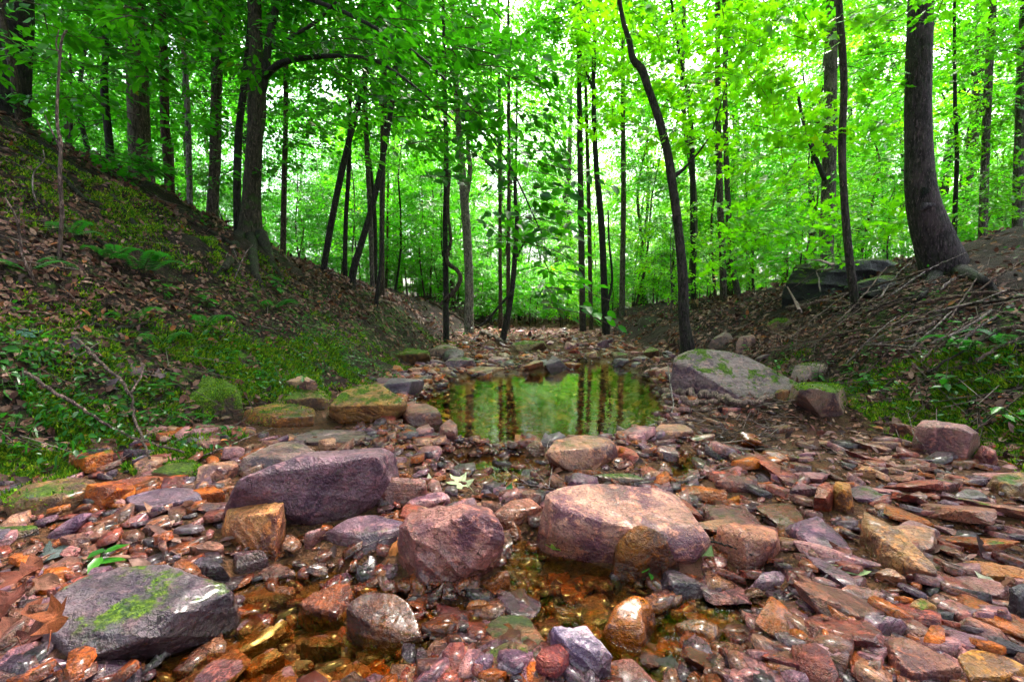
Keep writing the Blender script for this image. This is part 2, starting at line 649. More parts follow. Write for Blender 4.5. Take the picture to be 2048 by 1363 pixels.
def water_material():
    m, nt, nn, L = new_mat('stream_water')
    out = N(nt, 'OutputMaterial')
    geo = N(nt, 'NewGeometry')
    mp = N(nt, 'Mapping')
    mp.inputs['Scale'].default_value = (1, 1.7, 1)
    L.new(geo.outputs['Position'], mp.inputs['Vector'])
    w = math_n(nt, 'ADD', noise_n(nt, mp.outputs[0], 7, 2, .5, .5), math_n(nt, 'MULTIPLY', noise_n(nt, mp.outputs[0], 28, 2, .5), .22))
    nb = bump_n(nt, w, .06, .03)
    gl = N(nt, 'BsdfGlossy', Roughness=.02)
    gl.inputs['Color'].default_value = (1, 1, 1, 1)
    tr = N(nt, 'BsdfTransparent')
    tr.inputs['Color'].default_value = (.94, .80, .44, 1)
    fr = N(nt, 'Fresnel', IOR=1.22)
    mx = N(nt, 'MixShader')
    for s in (gl.inputs['Normal'], fr.inputs['Normal']):
        L.new(nb, s)
    L.new(math_n(nt, 'MULTIPLY', fr.outputs[0], 1.0, True), mx.inputs[0])
    L.new(tr.outputs[0], mx.inputs[1])
    L.new(gl.outputs[0], mx.inputs[2])
    L.new(mx.outputs[0], out.inputs[0])
    return m


M_ROCK = rock_material('stone')
M_PEBBLE = rock_material('gravel_stone', True)
M_BARK = bark_material()
M_LEAF = leaf_material('green_leaf', (.010, .065, .008), (.080, .27, .012), (.17, .56, .010))
M_LITTER = tint_material('dead_leaf', .6, .22, .15)
M_TWIG = tint_material('twig_bark', .75, .2)
M_MOSS = tint_material('moss_frond', .8, .15, .3, False)
M_HERB = leaf_material('herb_leaf', (.014, .08, .016), (.045, .17, .02), (.05, .24, .015), .3)
M_GROUND = ground_material()
M_WATER = water_material()

# ------------------------------------------------------------------ ground and water
def spaced(lo, hi, c, w, n):
    a, b = math.asinh((lo - c) / w), math.asinh((hi - c) / w)
    return c + w * np.sinh(np.linspace(a, b, n))


def build_ground():
    xs = spaced(-500, 500, 0, 1.6, 400)
    ys = spaced(-60, 700, 1.6, 1.5, 400)
    X, Y = np.meshgrid(xs, ys)
    Z = gz(X, Y)
    V = np.stack([X.ravel(), Y.ravel(), Z.ravel()], 1)
    ny, nx = X.shape
    i = (np.arange(ny - 1)[:, None] * nx + np.arange(nx - 1)[None]).ravel()
    Fq = np.stack([i, i + 1, i + nx + 1, i + nx], 1)
    x, y = V[:, 0], V[:, 1]
    bank = np.maximum(foot_l(y) - x, x - foot_r(y))
    bedm = 1 - np.maximum(sstep(-.15, .25, bank), .9 * shelf_r(x, y))
    sl = foot_l(y) - x
    moss = .36 * sstep(-.2, .3, sl) * (1 - sstep(1.0, 2.4, sl)) * (y < 9) + .30 * sstep(1.5, 3.5, sl) * (y < 9)
    sr = x - foot_r(y)
    moss = moss + .34 * sstep(-.6, 0, sr) * (1 - sstep(1.0, 2.0, sr)) * (y < 4.8) * (y > 1.9)
    moss = moss + .25 * sstep(12, 20, y)
    silt = np.zeros(len(x))
    P0 = POOLS[0][0]
    mm = (np.abs(x) < 3) & (y > 1.5) & (y < 8)
    silt[mm] = sstep(.05, -.2, poly_sdf(P0, x[mm], y[mm]))
    col = np.stack([bedm, moss, silt], 1)
    o = link('ground', mesh_np('ground', V, Fq, [M_GROUND], True, col))
    tag(o, kind='structure')
    return o


build_ground()
wx, wy = np.meshgrid(np.linspace(-2.6, 3.2, 30), np.linspace(.25, 7.6, 40))
wv = np.stack([wx.ravel(), wy.ravel(), np.zeros(wx.size)], 1)
wi = (np.arange(39)[:, None] * 30 + np.arange(29)[None]).ravel()
tag(link('water', mesh_np('water', wv, np.stack([wi, wi + 1, wi + 31, wi + 30], 1), [M_WATER], True)), kind='structure')


# ------------------------------------------------------------------ stones
def ico(level):
    bm = bmesh.new()
    bmesh.ops.create_icosphere(bm, subdivisions=level, radius=1.0)
    V = np.array([v.co[:] for v in bm.verts])
    Fc = np.array([[v.index for v in f.verts] for f in bm.faces])
    bm.free()
    return V, Fc


ICO = {k: ico(k) for k in (1, 2, 3, 4, 5, 6)}


def hull_planes(P):
    bm = bmesh.new()
    vs_ = [bm.verts.new(p) for p in P]
    bmesh.ops.convex_hull(bm, input=vs_)
    bm.normal_update()
    fs = sorted(((f.calc_area(), np.array(f.normal[:])) for f in bm.faces), key=lambda t: -t[0])
    bm.free()
    out = []
    for ar, n in fs:                              # few large facets: near-parallel faces merge into the largest
        if ar < 1e-5:
            continue
        d = float((P @ n).max())
        if d < .05 or any(q[0] @ n > .90 for q in out):
            continue
        out.append((n, d))
    return np.array([o[0] for o in out]), np.array([o[1] for o in out])


def rock_from_points(P, level=5, sharp=16, amp=.05, seed=0, strata=None, dent=None, chips=5):
    """rounded convex stone through points P, with worn, chipped and layered relief"""
    P = np.asarray(P, float)
    lo, hi = P.min(0), P.max(0)
    c, e = (lo + hi) / 2, np.maximum((hi - lo) / 2, .01)
    Q = (P - c) / e
    nrm, d = hull_planes(Q)
    cr = np.random.default_rng(seed + 900)
    for _ in range(chips):                         # knock off a few corners
        q = cr.normal(size=3)
        q /= np.linalg.norm(q)
        q[2] = abs(q[2]) * .8
        q /= np.linalg.norm(q)
        nrm = np.vstack([nrm, q])
        d = np.append(d, float((Q @ q).max()) * cr.uniform(.87, .98))
    U, Fc = ICO[level]
    sharp = sharp * 2.6
    k = np.maximum(U @ nrm.T / d, 0)
    r = (k ** sharp).sum(1) ** (-1.0 / sharp)
    V = U * r[:, None]
    if dent is not None:
        for (dx, dy, dr, da) in dent:
            g = np.exp(-(((V[:, 0] - dx) ** 2 + (V[:, 1] - dy) ** 2) / dr ** 2))
            V[:, :2] -= (g * da)[:, None] * np.array([dx, dy]) / max(math.hypot(dx, dy), .1)
    W = V * e
    size = float(e.mean())
    o = seed * 3.71
    s = W / size
    dn = .30 * fbm(s * 1.5 + o, 3, seed) + .34 * fbm(s * 4.3 + o, 3, seed + 5) + .12 * fbm(s * 13. + o, 2, seed + 6)
    rid = 1 - np.abs(vnoise(s * 2.6 + o, seed + 8)) * 2
    dn = dn - .16 * np.maximum(rid - .55, 0)
    te = vnoise(s * 1.9 + o, seed + 21) * 3.2
    dn = dn + .22 * (np.floor(te) + sstep(.35, .65, te - np.floor(te)) - te * .6) / 3.2      # broken, stepped faces
    if strata is not None:
        ax = np.array(strata) / np.linalg.norm(strata)
        t = s @ ax * 3.2 + .5 * vnoise(s * 1.6 + o, seed + 11)
        dn = dn + .30 * np.abs((t - np.floor(t)) * 2 - 1) ** 3
    nr = V / e
    nr = nr / (np.linalg.norm(nr, axis=1)[:, None] + 1e-9)
    th = min(e) / size
    W = W + nr * (dn * amp * size * (.45 + .55 * th))[:, None]
    return W + c, Fc


HERO_GEO = []
ROCKS = []        # (short name, centre xyz, radius) used for spacing and for describing neighbours


def rock(short, label, rgb, moss, top, base=None, ex=1.1, level=5, sharp=14, amp=.10, strata=None, seed=None,
         group=None, dent=None, sink=.05, name='rock', cat='rock', back=0.0, k=.62):
    """a stone from its outline: upper outline points lie on its top, lower ones on the ground, depth about k x width"""
    seed = len(ROCKS) * 7 + 3 if seed is None else seed
    T = np.array(top, float)
    B2 = np.array(base, float)[:, :2] if base is not None else T[:, :2]
    fpx, fpy = T[:, 0].mean(), B2[:, 1].max()
    g = at_ground(fpx, fpy)
    g0 = max(g[2], -.03)
    pmin, pmax = T[:, 1].min(), fpy
    yf = g[1]
    wid = max(np.ptp(T[:, 0]), np.ptp(B2[:, 0])) / F_PX * yf
    hmax = T[:, 2].max()
    P, B = [], []
    H = pmax - pmin
    lim = pmin + .58 * H if base is None else 1e9
    if g0 + hmax > CAM_H - .28:                   # near or above eye level: place by distance instead of by height
        for a, b, h in top:
            q = at_y(a, b, yf + .5 * wid * (pmax - b) / H)
            (P if b <= lim else B).append(q)
        hs_ = max(p[2] for p in P) - g0
    else:
        d = ray(fpx, pmin)
        hs_ = CAM_H - g0 + d[2] / d[1] * (yf + (k or 0) * wid)
        hs_ = min(max(hs_, .032), hmax * 1.5) if k else hmax
        for a, b, h in top:
            if b <= lim:
                P.append(at_z(a, b, g0 + h * hs_ / hmax))
            else:
                B.append(at_z(a, b, g0))
    cxy = np.mean(P + B, 0)
    if base is not None:
        B += [at_z(a, b, g0) if g0 < CAM_H - .3 else at_y(a, b, yf) for a, b in B2]
    else:
        for q in list(B):                         # shoulders above the lower outline
            P.append(np.array([cxy[0] + (q[0] - cxy[0]) * .8, q[1] + (cxy[1] - q[1]) * .2 + .1 * hs_, g0 + .8 * hs_]))
    Bb = [np.array([cxy[0] + (p[0] - cxy[0]) * ex, max(p[1], cxy[1]) + back, g0]) for p in P if p[1] >= cxy[1] - .02]
    B += Bb
    zmin = min(gz(np.array([p[0] for p in B]), np.array([p[1] for p in B])).min(), g0) - sink
    B += [np.array([p[0], p[1], zmin]) for p in B]
    if back:
        P += [np.array([p[0], p[1] + back, p[2] - .15 * back]) for p in P]
    A = np.array(P + B)
    V, Fc = rock_from_points(A, level, sharp, amp, seed, strata, dent)
    c = np.array([(A[:, 0].min() + A[:, 0].max()) / 2, (A[:, 1].min() + A[:, 1].max()) / 2, g0])
    me = mesh_np(name, V - c, Fc, [M_ROCK], True)
    me.set_sharp_from_angle(angle=math.radians(26))
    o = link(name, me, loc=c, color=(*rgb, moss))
    tag(o, label, cat, group)
    ROCKS.append((short, c, max(np.ptp(A[:, 0]), np.ptp(A[:, 1])) / 2 * .9, np.ptp(A[:, 0]) / 2, np.ptp(A[:, 1]) / 2))
    HERO_GEO.append((V, Fc))
    return o


def clear_of_rocks(x, y, f=.86, pad=0.0):
    ok = np.ones(len(x), bool)
    for _, c, _, rx, ry in ROCKS:
        ok &= ((x - c[0]) / (rx * f + pad)) ** 2 + ((y - c[1]) / (ry * f + pad)) ** 2 > 1
    return ok


def z7(*pts):      # readings off an enlarged lower-left quarter of the photograph
    return [(a / 2, 863 + b / 2, *r) for a, b, *r in pts]


def z8(*pts):
    return [(1024 + a / 2, 863 + b / 2, *r) for a, b, *r in pts]


def z6(*pts):
    return [(1300 + a / 2.726, 500 + b / 2.726, *r) for a, b, *r in pts]


def z5(*pts):
    return [(650 + a / 2.726, 500 + b / 2.726, *r) for a, b, *r in pts]


def z4(*pts):
    return [(a / 2.434, 450 + b / 2.434, *r) for a, b, *r in pts]


TAN, PINK, PLUM = (.42, .25, .15), (.36, .22, .19), (.15, .105, .125)
GREY, ORANGE, BROWN = (.20, .165, .165), (.42, .18, .065), (.22, .12, .085)
RUST, SLATE, OLIVE, DARK = (.30, .105, .05), (.135, .12, .145), (.20, .165, .075), (.085, .062, .065)
PALE = (.46, .38, .40)

# --- left and centre foreground
rock('the big dark boulder', 'big dark plum boulder with a flat green-edged top, left of the stream', (.13, .088, .10), .05,
     z7((905, 250, .15), (960, 185, .21), (1130, 120, .235), (1300, 100, .235), (1490, 84, .225), (1536, 100, .20), (1520, 150, .17)),
     base=z7((885, 350), (960, 365), (1180, 355), (1350, 358), (1440, 320), (1530, 240)), level=6, amp=.07, sharp=20, strata=(.2, .2, 1), back=.16, k=.10)
rock('the pointed grey slab', 'pointed grey slab tilting up right behind the big dark boulder', (.22, .17, .145), .06,
     z7((930, 190, .10), (1040, 70, .24), (1130, 35, .27), (1215, 45, .25), (1260, 90, .2), (1100, 120, .17)), level=5, strata=(.3, .5, 1), amp=.08)
rock('the flat grey slab', 'flat bare grey slab at the edge of the pool, behind the pointed slab', (.21, .175, .165), .05,
     z7((1150, 25, .11), (1260, -8, .13), (1430, -12, .12), (1485, 22, .10), (1400, 55, .09), (1240, 62, .09)), level=5, amp=.06)
rock('the tan ridged rock', 'tan orange rock with ridged top in front of the big dark boulder', (.46, .27, .15), .0,
     z7((872, 405, .10), (925, 330, .15), (1060, 280, .18), (1138, 300, .17), (1146, 430, .10), (1100, 490, .05), (980, 480, .05), (890, 450, .07)), level=6, amp=.14, strata=(1, .3, .6), ex=1.02)
rock('the round violet rock', 'rounded violet grey rock between the tan rock and the large cracked rock', (.23, .17, .19), .06,
     z7((1298, 400, .07), (1390, 345, .11), (1500, 328, .12), (1600, 355, .11), (1595, 410, .08), (1540, 480, .04), (1450, 505, .03), (1330, 480, .04)), level=5, sharp=9, amp=.08)
rock('the large cracked rock', 'large cracked tan and purple rock leaning in the middle of the stream', (.29, .17, .145), .0,
     z7((1574, 385, .12), (1680, 345, .16), (1850, 283, .21), (1960, 345, .20), (2022, 420, .15), (1990, 500, .09), (1850, 600, .045), (1690, 640, .02), (1620, 510, .06)), level=6, amp=.15, strata=(.6, .2, .8), ex=.98, k=.42)
rock('the mossy lower-left slab', 'large dark slab streaked with moss in the lower left corner', (.10, .082, .09), .13,
     z7((200, 640, .15), (270, 570, .165), (480, 518, .17), (640, 520, .165), (770, 575, .15), (900, 615, .12), (935, 650, .09), (700, 730, .12), (560, 830, .10), (300, 880, .10), (190, 800, .13)),
     base=z7((120, 985), (330, 950), (560, 890), (700, 840), (860, 730), (945, 660)), level=6, amp=.12, strata=(.2, .5, 1), sharp=14, k=.42)
rock('the olive boulder', 'smooth olive brown boulder at the left edge below the mossy ground cover', (.17, .115, .06), .2,
     z7((10, 300, .08), (190, 190, .14), (300, 172, .15), (385, 182, .13), (390, 230, .09), (330, 300, .05), (200, 350, .04), (40, 350, .04)), level=5, sharp=9, amp=.07, ex=1.02)
rock('the low mossy stone', 'low mossy stone half buried at the left edge under the olive boulder', (.12, .085, .055), .3,
     z7((-30, 420, .05), (60, 375, .07), (150, 370, .06), (150, 395, .04), (40, 440, .03)), level=4)
rock('the purple slate', 'flat purple slate lying left of the big dark boulder', (.19, .155, .185), 0,
     z7((508, 255, .05), (600, 226, .07), (760, 220, .07), (800, 262, .05), (720, 300, .035), (600, 325, .03), (525, 315, .03)), level=5, amp=.06)
rock('the small orange block', 'small orange block beside the left end of the big dark boulder', (.50, .19, .07), 0,
     z7((757, 245, .07), (840, 212, .10), (895, 235, .09), (880, 280, .06), (790, 292, .05)), level=4)
rock('the long reddish slab', 'long flat reddish slab under the mossy ground cover on the left', (.40, .19, .115), .02,
     z7((440, 222, .06), (560, 195, .08), (640, 172, .10), (682, 208, .07), (600, 226, .05), (500, 238, .05)), level=4, strata=(0, .3, 1))
rock('the moss-capped stone', 'moss capped flat stone left of the pointed grey slab', (.17, .12, .06), .46,
     z7((595, 160, .10), (680, 120, .13), (770, 112, .13), (825, 150, .10), (820, 195, .06), (700, 205, .06)), level=5)
rock('the brown block', 'square brown block with a damp dark front at the bottom centre', (.25, .145, .095), 0,
     z7((1400, 690, .11), (1470, 645, .12), (1560, 638, .12), (1640, 690, .105), (1712, 830, .06), (1640, 850, .045), (1520, 800, .07), (1420, 740, .10)),
     base=z7((1405, 800), (1480, 890), (1640, 890), (1715, 845)), level=6, amp=.09, k=.5)
rock('the glossy ridged rock', 'wet ridged pink and orange rock left of the brown block', (.48, .26, .17), 0,
     z7((1180, 740, .03), (1230, 690, .06), (1290, 615, .075), (1395, 595, .08), (1400, 680, .06), (1350, 790, .03), (1250, 765, .03)), level=5, amp=.2, strata=(1, .5, .2))
rock('the brown flat cobble', 'flat brown cobble in shallow water right of the mossy lower-left slab', (.24, .125, .07), 0,
     z7((945, 690, .02), (1060, 605, .04), (1170, 615, .045), (1165, 670, .03), (1060, 720, .02), (980, 720, .015)), level=4, sharp=8)
rock('the grey wet cobble', 'wet grey brown cobble below the tan ridged rock', (.25, .17, .13), 0,
     z7((1005, 590, .03), (1060, 535, .05), (1110, 518, .055), (1180, 555, .045), (1150, 605, .02), (1060, 620, .02)), level=4, sharp=8)
rock('the inky wet stone', 'inky wet stone at the upper right edge of the mossy lower-left slab', (.07, .055, .075), 0,
     z7((765, 520, .06), (820, 490, .08), (895, 535, .07), (890, 590, .04), (800, 600, .04)), level=4, amp=.16)
rock('the creased brown block', 'creased dark brown block against the right end of the big dark boulder', (.20, .105, .085), 0,
     z7((1508, 195, .12), (1600, 180, .13), (1700, 188, .12), (1705, 215, .10), (1620, 205, .10), (1520, 210, .10)),
     base=z7((1512, 300), (1600, 305), (1650, 280), (1700, 240)), level=5, amp=.12, k=.3)
rock('the pale pink slat', 'pale pink slat shaped stone between the creased block and the cracked rock', (.50, .33, .33), 0,
     z7((1618, 290, .055), (1700, 250, .075), (1772, 236, .075), (1792, 268, .06), (1640, 318, .04)), level=4)
rock('the orange slab', 'orange slab lying in shallow water at the bottom left of centre', (.44, .19, .075), 0,
     z7((940, 985, .03), (1010, 915, .05), (1100, 852, .055), (1136, 890, .04), (1080, 950, .03), (1000, 1010, .025)), level=4)
rock('the long rusty plank stone', 'long rusty plank shaped stone lying under shallow water, bottom left', (.30, .15, .075), 0,
     z7((840, 940, .01), (960, 840, .03), (1140, 740, .035), (1170, 775, .02), (1030, 880, .015), (900, 960, .01)), level=4, strata=(.5, -.8, 1))
rock('the red-brown cobble', 'shiny red brown cobble at the bottom edge left of the brown block', (.32, .11, .06), 0,
     z7((1128, 945, .04), (1180, 905, .06), (1255, 900, .06), (1262, 965, .04), (1180, 1010, .03)), level=4, sharp=8)
rock('the dark wet wedge', 'dark brown wet wedge touching the left side of the brown block', (.17, .09, .06), 0,
     z7((1200, 855, .03), (1300, 800, .06), (1355, 850, .05), (1330, 900, .03), (1230, 915, .02)), level=4, amp=.14)
rock('the rusty oval stone', 'rusty orange oval stone in the clear shallow left of the plank stone', (.36, .14, .05), 0,
     z7((690, 880, .01), (780, 790, .03), (860, 785, .03), (850, 840, .02), (740, 905, .01)), level=4, sharp=7)
rock('the ochre flat stone', 'ochre flat stone under clear shallow water near the bottom left corner', (.40, .19, .06), 0,
     z7((700, 960, .01), (760, 890, .03), (815, 890, .03), (800, 950, .02), (730, 990, .01)), level=4, sharp=7)
rock('the salmon rock', 'salmon coloured rock touching the right side of the large cracked rock', (.42, .23, .17), 0,
     [(975, 1028, .06), (1010, 1003, .09), (1060, 992, .10), (1086, 1010, .09), (1080, 1040, .05), (1020, 1062, .035), (985, 1055, .04)], level=5, sharp=10)
rock('the small pink block', 'small pinkish block in the gap between the tan and violet rocks', (.35, .21, .19), 0,
     z7((1205, 420, .06), (1260, 385, .085), (1315, 372, .085), (1300, 440, .05), (1240, 470, .035)), level=4)
rock('the brown pair stone', 'brown rounded stone in the rubble left of the tan ridged rock', (.27, .15, .09), .05,
     z7((560, 390, .06), (620, 345, .09), (680, 350, .08), (690, 395, .05), (600, 425, .035)), level=4, sharp=8)
rock('the ash-brown stone', 'ash brown stone half sunk in rubble beside the tan ridged rock', (.33, .22, .16), 0,
     z7((770, 460, .05), (830, 430, .08), (880, 440, .075), (885, 510, .04), (800, 500, .035)), level=4)
rock('the dusky wet slab', 'dusky wet slab with pale sheen under the tan ridged rock', (.16, .11, .12), 0,
     z7((910, 545, .05), (960, 500, .07), (1060, 465, .075), (1070, 500, .05), (990, 560, .03), (930, 600, .02)), level=4, amp=.14)
rock('the small ochre cube', 'small ochre cube of rock on gravel right of the brown block', (.45, .22, .08), 0,
     z7((1865, 690, .04), (1900, 665, .05), (1960, 675, .05), (1960, 740, .03), (1880, 740, .02)), level=4)
rock('the tawny wedge', 'tawny wedge in the water under the right tip of the large cracked rock', (.45, .21, .08), 0,
     z7((1910, 600, .03), (1990, 555, .05), (2040, 560, .05), (2030, 620, .03), (1960, 655, .02)), level=4)

# --- right foreground
rock('the big pale slab', 'big smooth pale pink slab in the stream, right of centre', (.45, .30, .235), .03,
     z8((128, 262, .15), (170, 228, .16), (300, 206, .165), (450, 205, .165), (590, 218, .16), (690, 285, .14), (775, 395, .11), (784, 450, .08), (720, 485, .07), (560, 400, .12), (400, 350, .13), (220, 330, .14)),
     base=z8((150, 370), (230, 450), (380, 500), (560, 500), (720, 500), (790, 450)), level=6, sharp=18, amp=.07, k=.42)
rock('the mossy pointed stone', 'upright brown stone with a mossy side leaning on the big pale slab', (.20, .10, .045), .10,
     z8((430, 418, .13), (470, 385, .15), (530, 373, .16), (595, 400, .15), (620, 450, .12), (540, 440, .13)),
     base=z8((392, 520), (400, 595), (500, 608), (600, 600), (690, 590), (700, 540)), level=6, amp=.10, sharp=12, k=.2)
rock('the rounded back slab', 'rounded brown slab with dark side at the near end of the pool', (.31, .195, .135), .07,
     z8((130, 85, .17), (170, 35, .21), (280, 8, .225), (390, 18, .21), (425, 60, .16), (350, 110, .12), (290, 150, .09), (200, 110, .15)), level=6, amp=.08, ex=1.0)
rock('the dotted mossy hump', 'low grey hump dotted with moss just behind the big pale slab', (.21, .165, .12), .24,
     z8((300, 195, .12), (380, 165, .15), (470, 162, .15), (545, 190, .12), (530, 215, .1), (400, 215, .1)), level=4, sharp=8)
rock('the bean-shaped stone', 'glossy orange bean shaped stone at the bottom centre right', (.58, .25, .075), 0,
     z8((368, 790, .035), (400, 710, .06), (470, 650, .07), (540, 645, .07), (592, 700, .06), (590, 740, .05), (540, 850, .045), (500, 908, .03), (430, 885, .03)), level=5, sharp=7, amp=.07,
     dent=[(.85, -.15, .45, .42)])
rock('the blue-white rock', 'jagged wet blue white rock at the bottom centre', (.40, .36, .42), 0,
     z8((150, 810, .06), (240, 768, .085), (310, 772, .085), (402, 885, .06), (370, 975, .035), (270, 1010, .03), (200, 930, .04)), level=6, amp=.2, strata=(.5, .5, .5))
rock('the tan chip', 'flat tan chip with dark rim in the water right of the bean stone', (.35, .19, .075), 0,
     z8((658, 765, .035), (740, 735, .05), (790, 745, .05), (850, 825, .04), (800, 885, .025), (710, 860, .03)), level=5, amp=.1)
rock('the pale oval', 'pale purple oval stone with bright wet rim at the bottom right', (.40, .28, .29), 0,
     z8((1148, 880, .035), (1200, 838, .05), (1290, 838, .05), (1345, 895, .04), (1290, 950, .03), (1200, 945, .03)), level=5, sharp=8, amp=.06)
rock('the brown table slab', 'broad brown slab right of the big pale slab', (.33, .19, .135), 0,
     z8((815, 385, .07), (860, 345, .085), (950, 385, .085), (1060, 425, .075), (1085, 490, .05), (1010, 545, .04), (925, 590, .03), (880, 490, .05)), level=5, amp=.08)
rock('the yellow plank', 'yellow streaked plank shaped rock tilted over a dark gap on the right', (.36, .235, .13), .02,
     z8((1398, 345, .08), (1440, 332, .085), (1560, 400, .075), (1690, 530, .06), (1702, 572, .045), (1600, 535, .05), (1480, 440, .065)),
     base=z8((1410, 395), (1480, 480), (1600, 565), (1700, 595)), level=5, amp=.10, strata=(.3, .6, 1), k=None)
rock('the red upright block', 'upright reddish block in the gravel behind the yellow plank', (.26, .105, .075), 0,
     z8((1208, 255, .10), (1225, 205, .13), (1270, 195, .13), (1288, 225, .12), (1260, 270, .09)), base=z8((1212, 300), (1250, 305), (1285, 290)), level=4)
rock('the ochre striped wedge', 'ochre and black wedge leaning against the upright red block', (.36, .22, .10), .06,
     z8((1285, 200, .12), (1320, 225, .12), (1365, 290, .10), (1370, 330, .06), (1320, 320, .06), (1280, 290, .08)), level=4, amp=.16, strata=(1, 0, .3))
rock('the round plum stone', 'rounded plum stone left of the upright red block', (.17, .10, .105), 0,
     z8((1105, 235, .08), (1150, 195, .10), (1205, 215, .09), (1195, 260, .06), (1130, 265, .05)), level=4, sharp=7)
rock('the umber block', 'umber block behind the wet amber stone, right of the glinting puddle', (.21, .105, .085), 0,
     z8((828, 200, .10), (890, 168, .13), (960, 185, .12), (985, 225, .09), (960, 248, .06), (860, 240, .06)), level=5, amp=.12)
rock('the wet amber stone', 'wet amber stone standing in water below the umber block', (.55, .25, .07), 0,
     z8((840, 280, .04), (890, 255, .06), (935, 250, .06), (930, 290, .04), (870, 308, .03)), level=4, sharp=7)
rock('the lilac cobble', 'smooth lilac cobble right of the yellow plank', (.36, .24, .225), 0,
     z8((1540, 375, .07), (1590, 345, .09), (1670, 370, .085), (1718, 435, .06), (1660, 452, .045), (1580, 415, .06)), level=5, sharp=7, amp=.05)
rock('the white-violet shard', 'white violet shard at the edge of the fine gravel', (.50, .44, .52), 0,
     z8((972, 600, .04), (1000, 562, .055), (1110, 548, .055), (1118, 600, .035), (1070, 640, .025), (1000, 625, .025)), level=4, amp=.12)
rock('the dusty rose slab', 'dusty rose slab below the yellow plank beside fine gravel', (.34, .19, .15), 0,
     z8((1305, 640, .05), (1350, 600, .065), (1430, 615, .065), (1495, 680, .045), (1440, 710, .03), (1350, 695, .035)), level=4)
rock('the purple triangle', 'flat triangular purple stone in the lower right gravel', (.22, .155, .185), 0,
     z8((1392, 735, .04), (1480, 728, .05), (1575, 745, .05), (1540, 815, .03), (1445, 825, .025)), level=4, sharp=18)
rock('the long brown slab', 'large brown slab with broken edge at the bottom right', (.27, .15, .11), 0,
     z8((1480, 830, .06), (1540, 812, .075), (1640, 840, .075), (1790, 930, .065), (1800, 1010, .045), (1600, 1030, .04), (1520, 980, .045)), level=5, amp=.1, strata=(.2, .3, 1))
rock('the corner tan slab', 'tan slab in the bottom right corner', (.44, .28, .12), .02,
     z8((1790, 900, .07), (1840, 865, .085), (1960, 890, .085), (2070, 930, .08), (2080, 1030, .05), (1830, 1030, .05)), level=5, amp=.07)
rock('the right-edge plank', 'long thin brown plank stone running off the right edge', (.38, .21, .115), 0,
     z8((1795, 520, .07), (1850, 503, .085), (1960, 540, .08), (2090, 590, .075), (2090, 625, .055), (1900, 570, .06)), level=4, strata=(.2, .4, 1))
rock('the chunky brown stone', 'chunky brown stone lying below the tip of the yellow plank', (.30, .165, .10), .03,
     z8((1450, 560, .06), (1500, 538, .08), (1590, 590, .075), (1580, 640, .045), (1500, 610, .05)), level=4)
rock('the olive knob', 'olive brown knobbly stone between rose slab and long planks, right', (.30, .18, .08), .1,
     z8((1588, 690, .06), (1635, 655, .08), (1690, 695, .075), (1715, 760, .05), (1660, 775, .035), (1600, 730, .05)), level=4, amp=.15)
rock('the mauve slab', 'mauve slab with worn edges right of the olive knobbly stone', (.32, .17, .15), 0,
     z8((1700, 690, .05), (1760, 660, .07), (1850, 700, .065), (1900, 775, .045), (1830, 790, .03), (1730, 745, .04)), level=4)
rock('the charcoal edge rock', 'charcoal rock cut off by the right edge of the picture', (.075, .06, .065), .05,
     z8((1990, 640, .09), (2040, 600, .12), (2100, 610, .12), (2110, 760, .06), (2040, 770, .04)), level=4)
rock('the flat mossy red stone', 'flat reddish stone with a tuft of moss, right, above the gravel', (.30, .16, .125), .14,
     z8((1645, 205, .07), (1710, 182, .09), (1790, 200, .085), (1805, 228, .06), (1720, 245, .05)), level=4)
rock('the olive edge boulder', 'olive brown boulder at the right edge above the gravel', (.24, .16, .085), .14,
     z8((1890, 225, .10), (1960, 172, .15), (2040, 158, .16), (2110, 175, .15), (2110, 260, .07), (1990, 270, .06)), level=5)
rock('the dark low rock', 'dark low rock beside the olive boulder near the right edge', (.10, .075, .085), .06,
     z8((1775, 255, .06), (1830, 220, .085), (1900, 250, .07), (1930, 290, .04), (1840, 290, .04)), level=4)
rock('the pink bank slab', 'large pinkish grey slab leaning on the right bank under the moss', (.33, .22, .20), .05,
     z6((1412, 1085, .05), (1500, 965, .17), (1560, 935, .2), (1690, 960, .21), (1765, 1000, .18), (1775, 1100, .08), (1700, 1170, .02), (1550, 1130, .03)), level=6, amp=.1, ex=.98, k=.35)
rock('the leaning red slab', 'reddish slab propped against the right side of the pink bank slab', (.30, .165, .145), 0,
     z6((1768, 1100, .06), (1800, 1055, .12), (1880, 1110, .1), (1905, 1170, .04), (1850, 1180, .03)), level=4)
rock('the tan round stone', 'small round tan stone at the foot of the right bank', (.40, .27, .16), 0,
     z6((1135, 1190, .05), (1180, 1165, .08), (1240, 1200, .07), (1225, 1245, .03), (1170, 1230, .035)), level=4, sharp=6)

# --- around the pool
rock('the great mossy boulder', 'great angular grey boulder with mossy shoulder on the right bank of the pool', (.21, .17, .165), .24,
     z6((150, 610, .30), (205, 555, .42), (270, 532, .46), (400, 548, .46), (570, 600, .43), (700, 672, .38), (820, 728, .28), (540, 775, .10), (390, 735, .17), (300, 665, .28)),
     base=z6((120, 720), (135, 770), (330, 800), (560, 835), (840, 765)), level=6, amp=.08, sharp=22, back=.1, k=.38)
rock('the mossy wedge', 'wedge shaped rock with bright moss right of the great mossy boulder', (.20, .15, .115), .38,
     z6((745, 840, .20), (820, 765, .32), (905, 728, .35), (965, 770, .30), (1095, 855, .16), (1060, 900, .10), (960, 905, .10), (860, 860, .19)), level=6, amp=.09, ex=1.0, k=.12)
rock('the little round rock', 'little round brown rock wedged between the boulder and mossy wedge', (.26, .16, .09), .12,
     z6((668, 790, .20), (700, 750, .26), (750, 755, .25), (755, 800, .17), (700, 820, .14)), level=4, sharp=6)
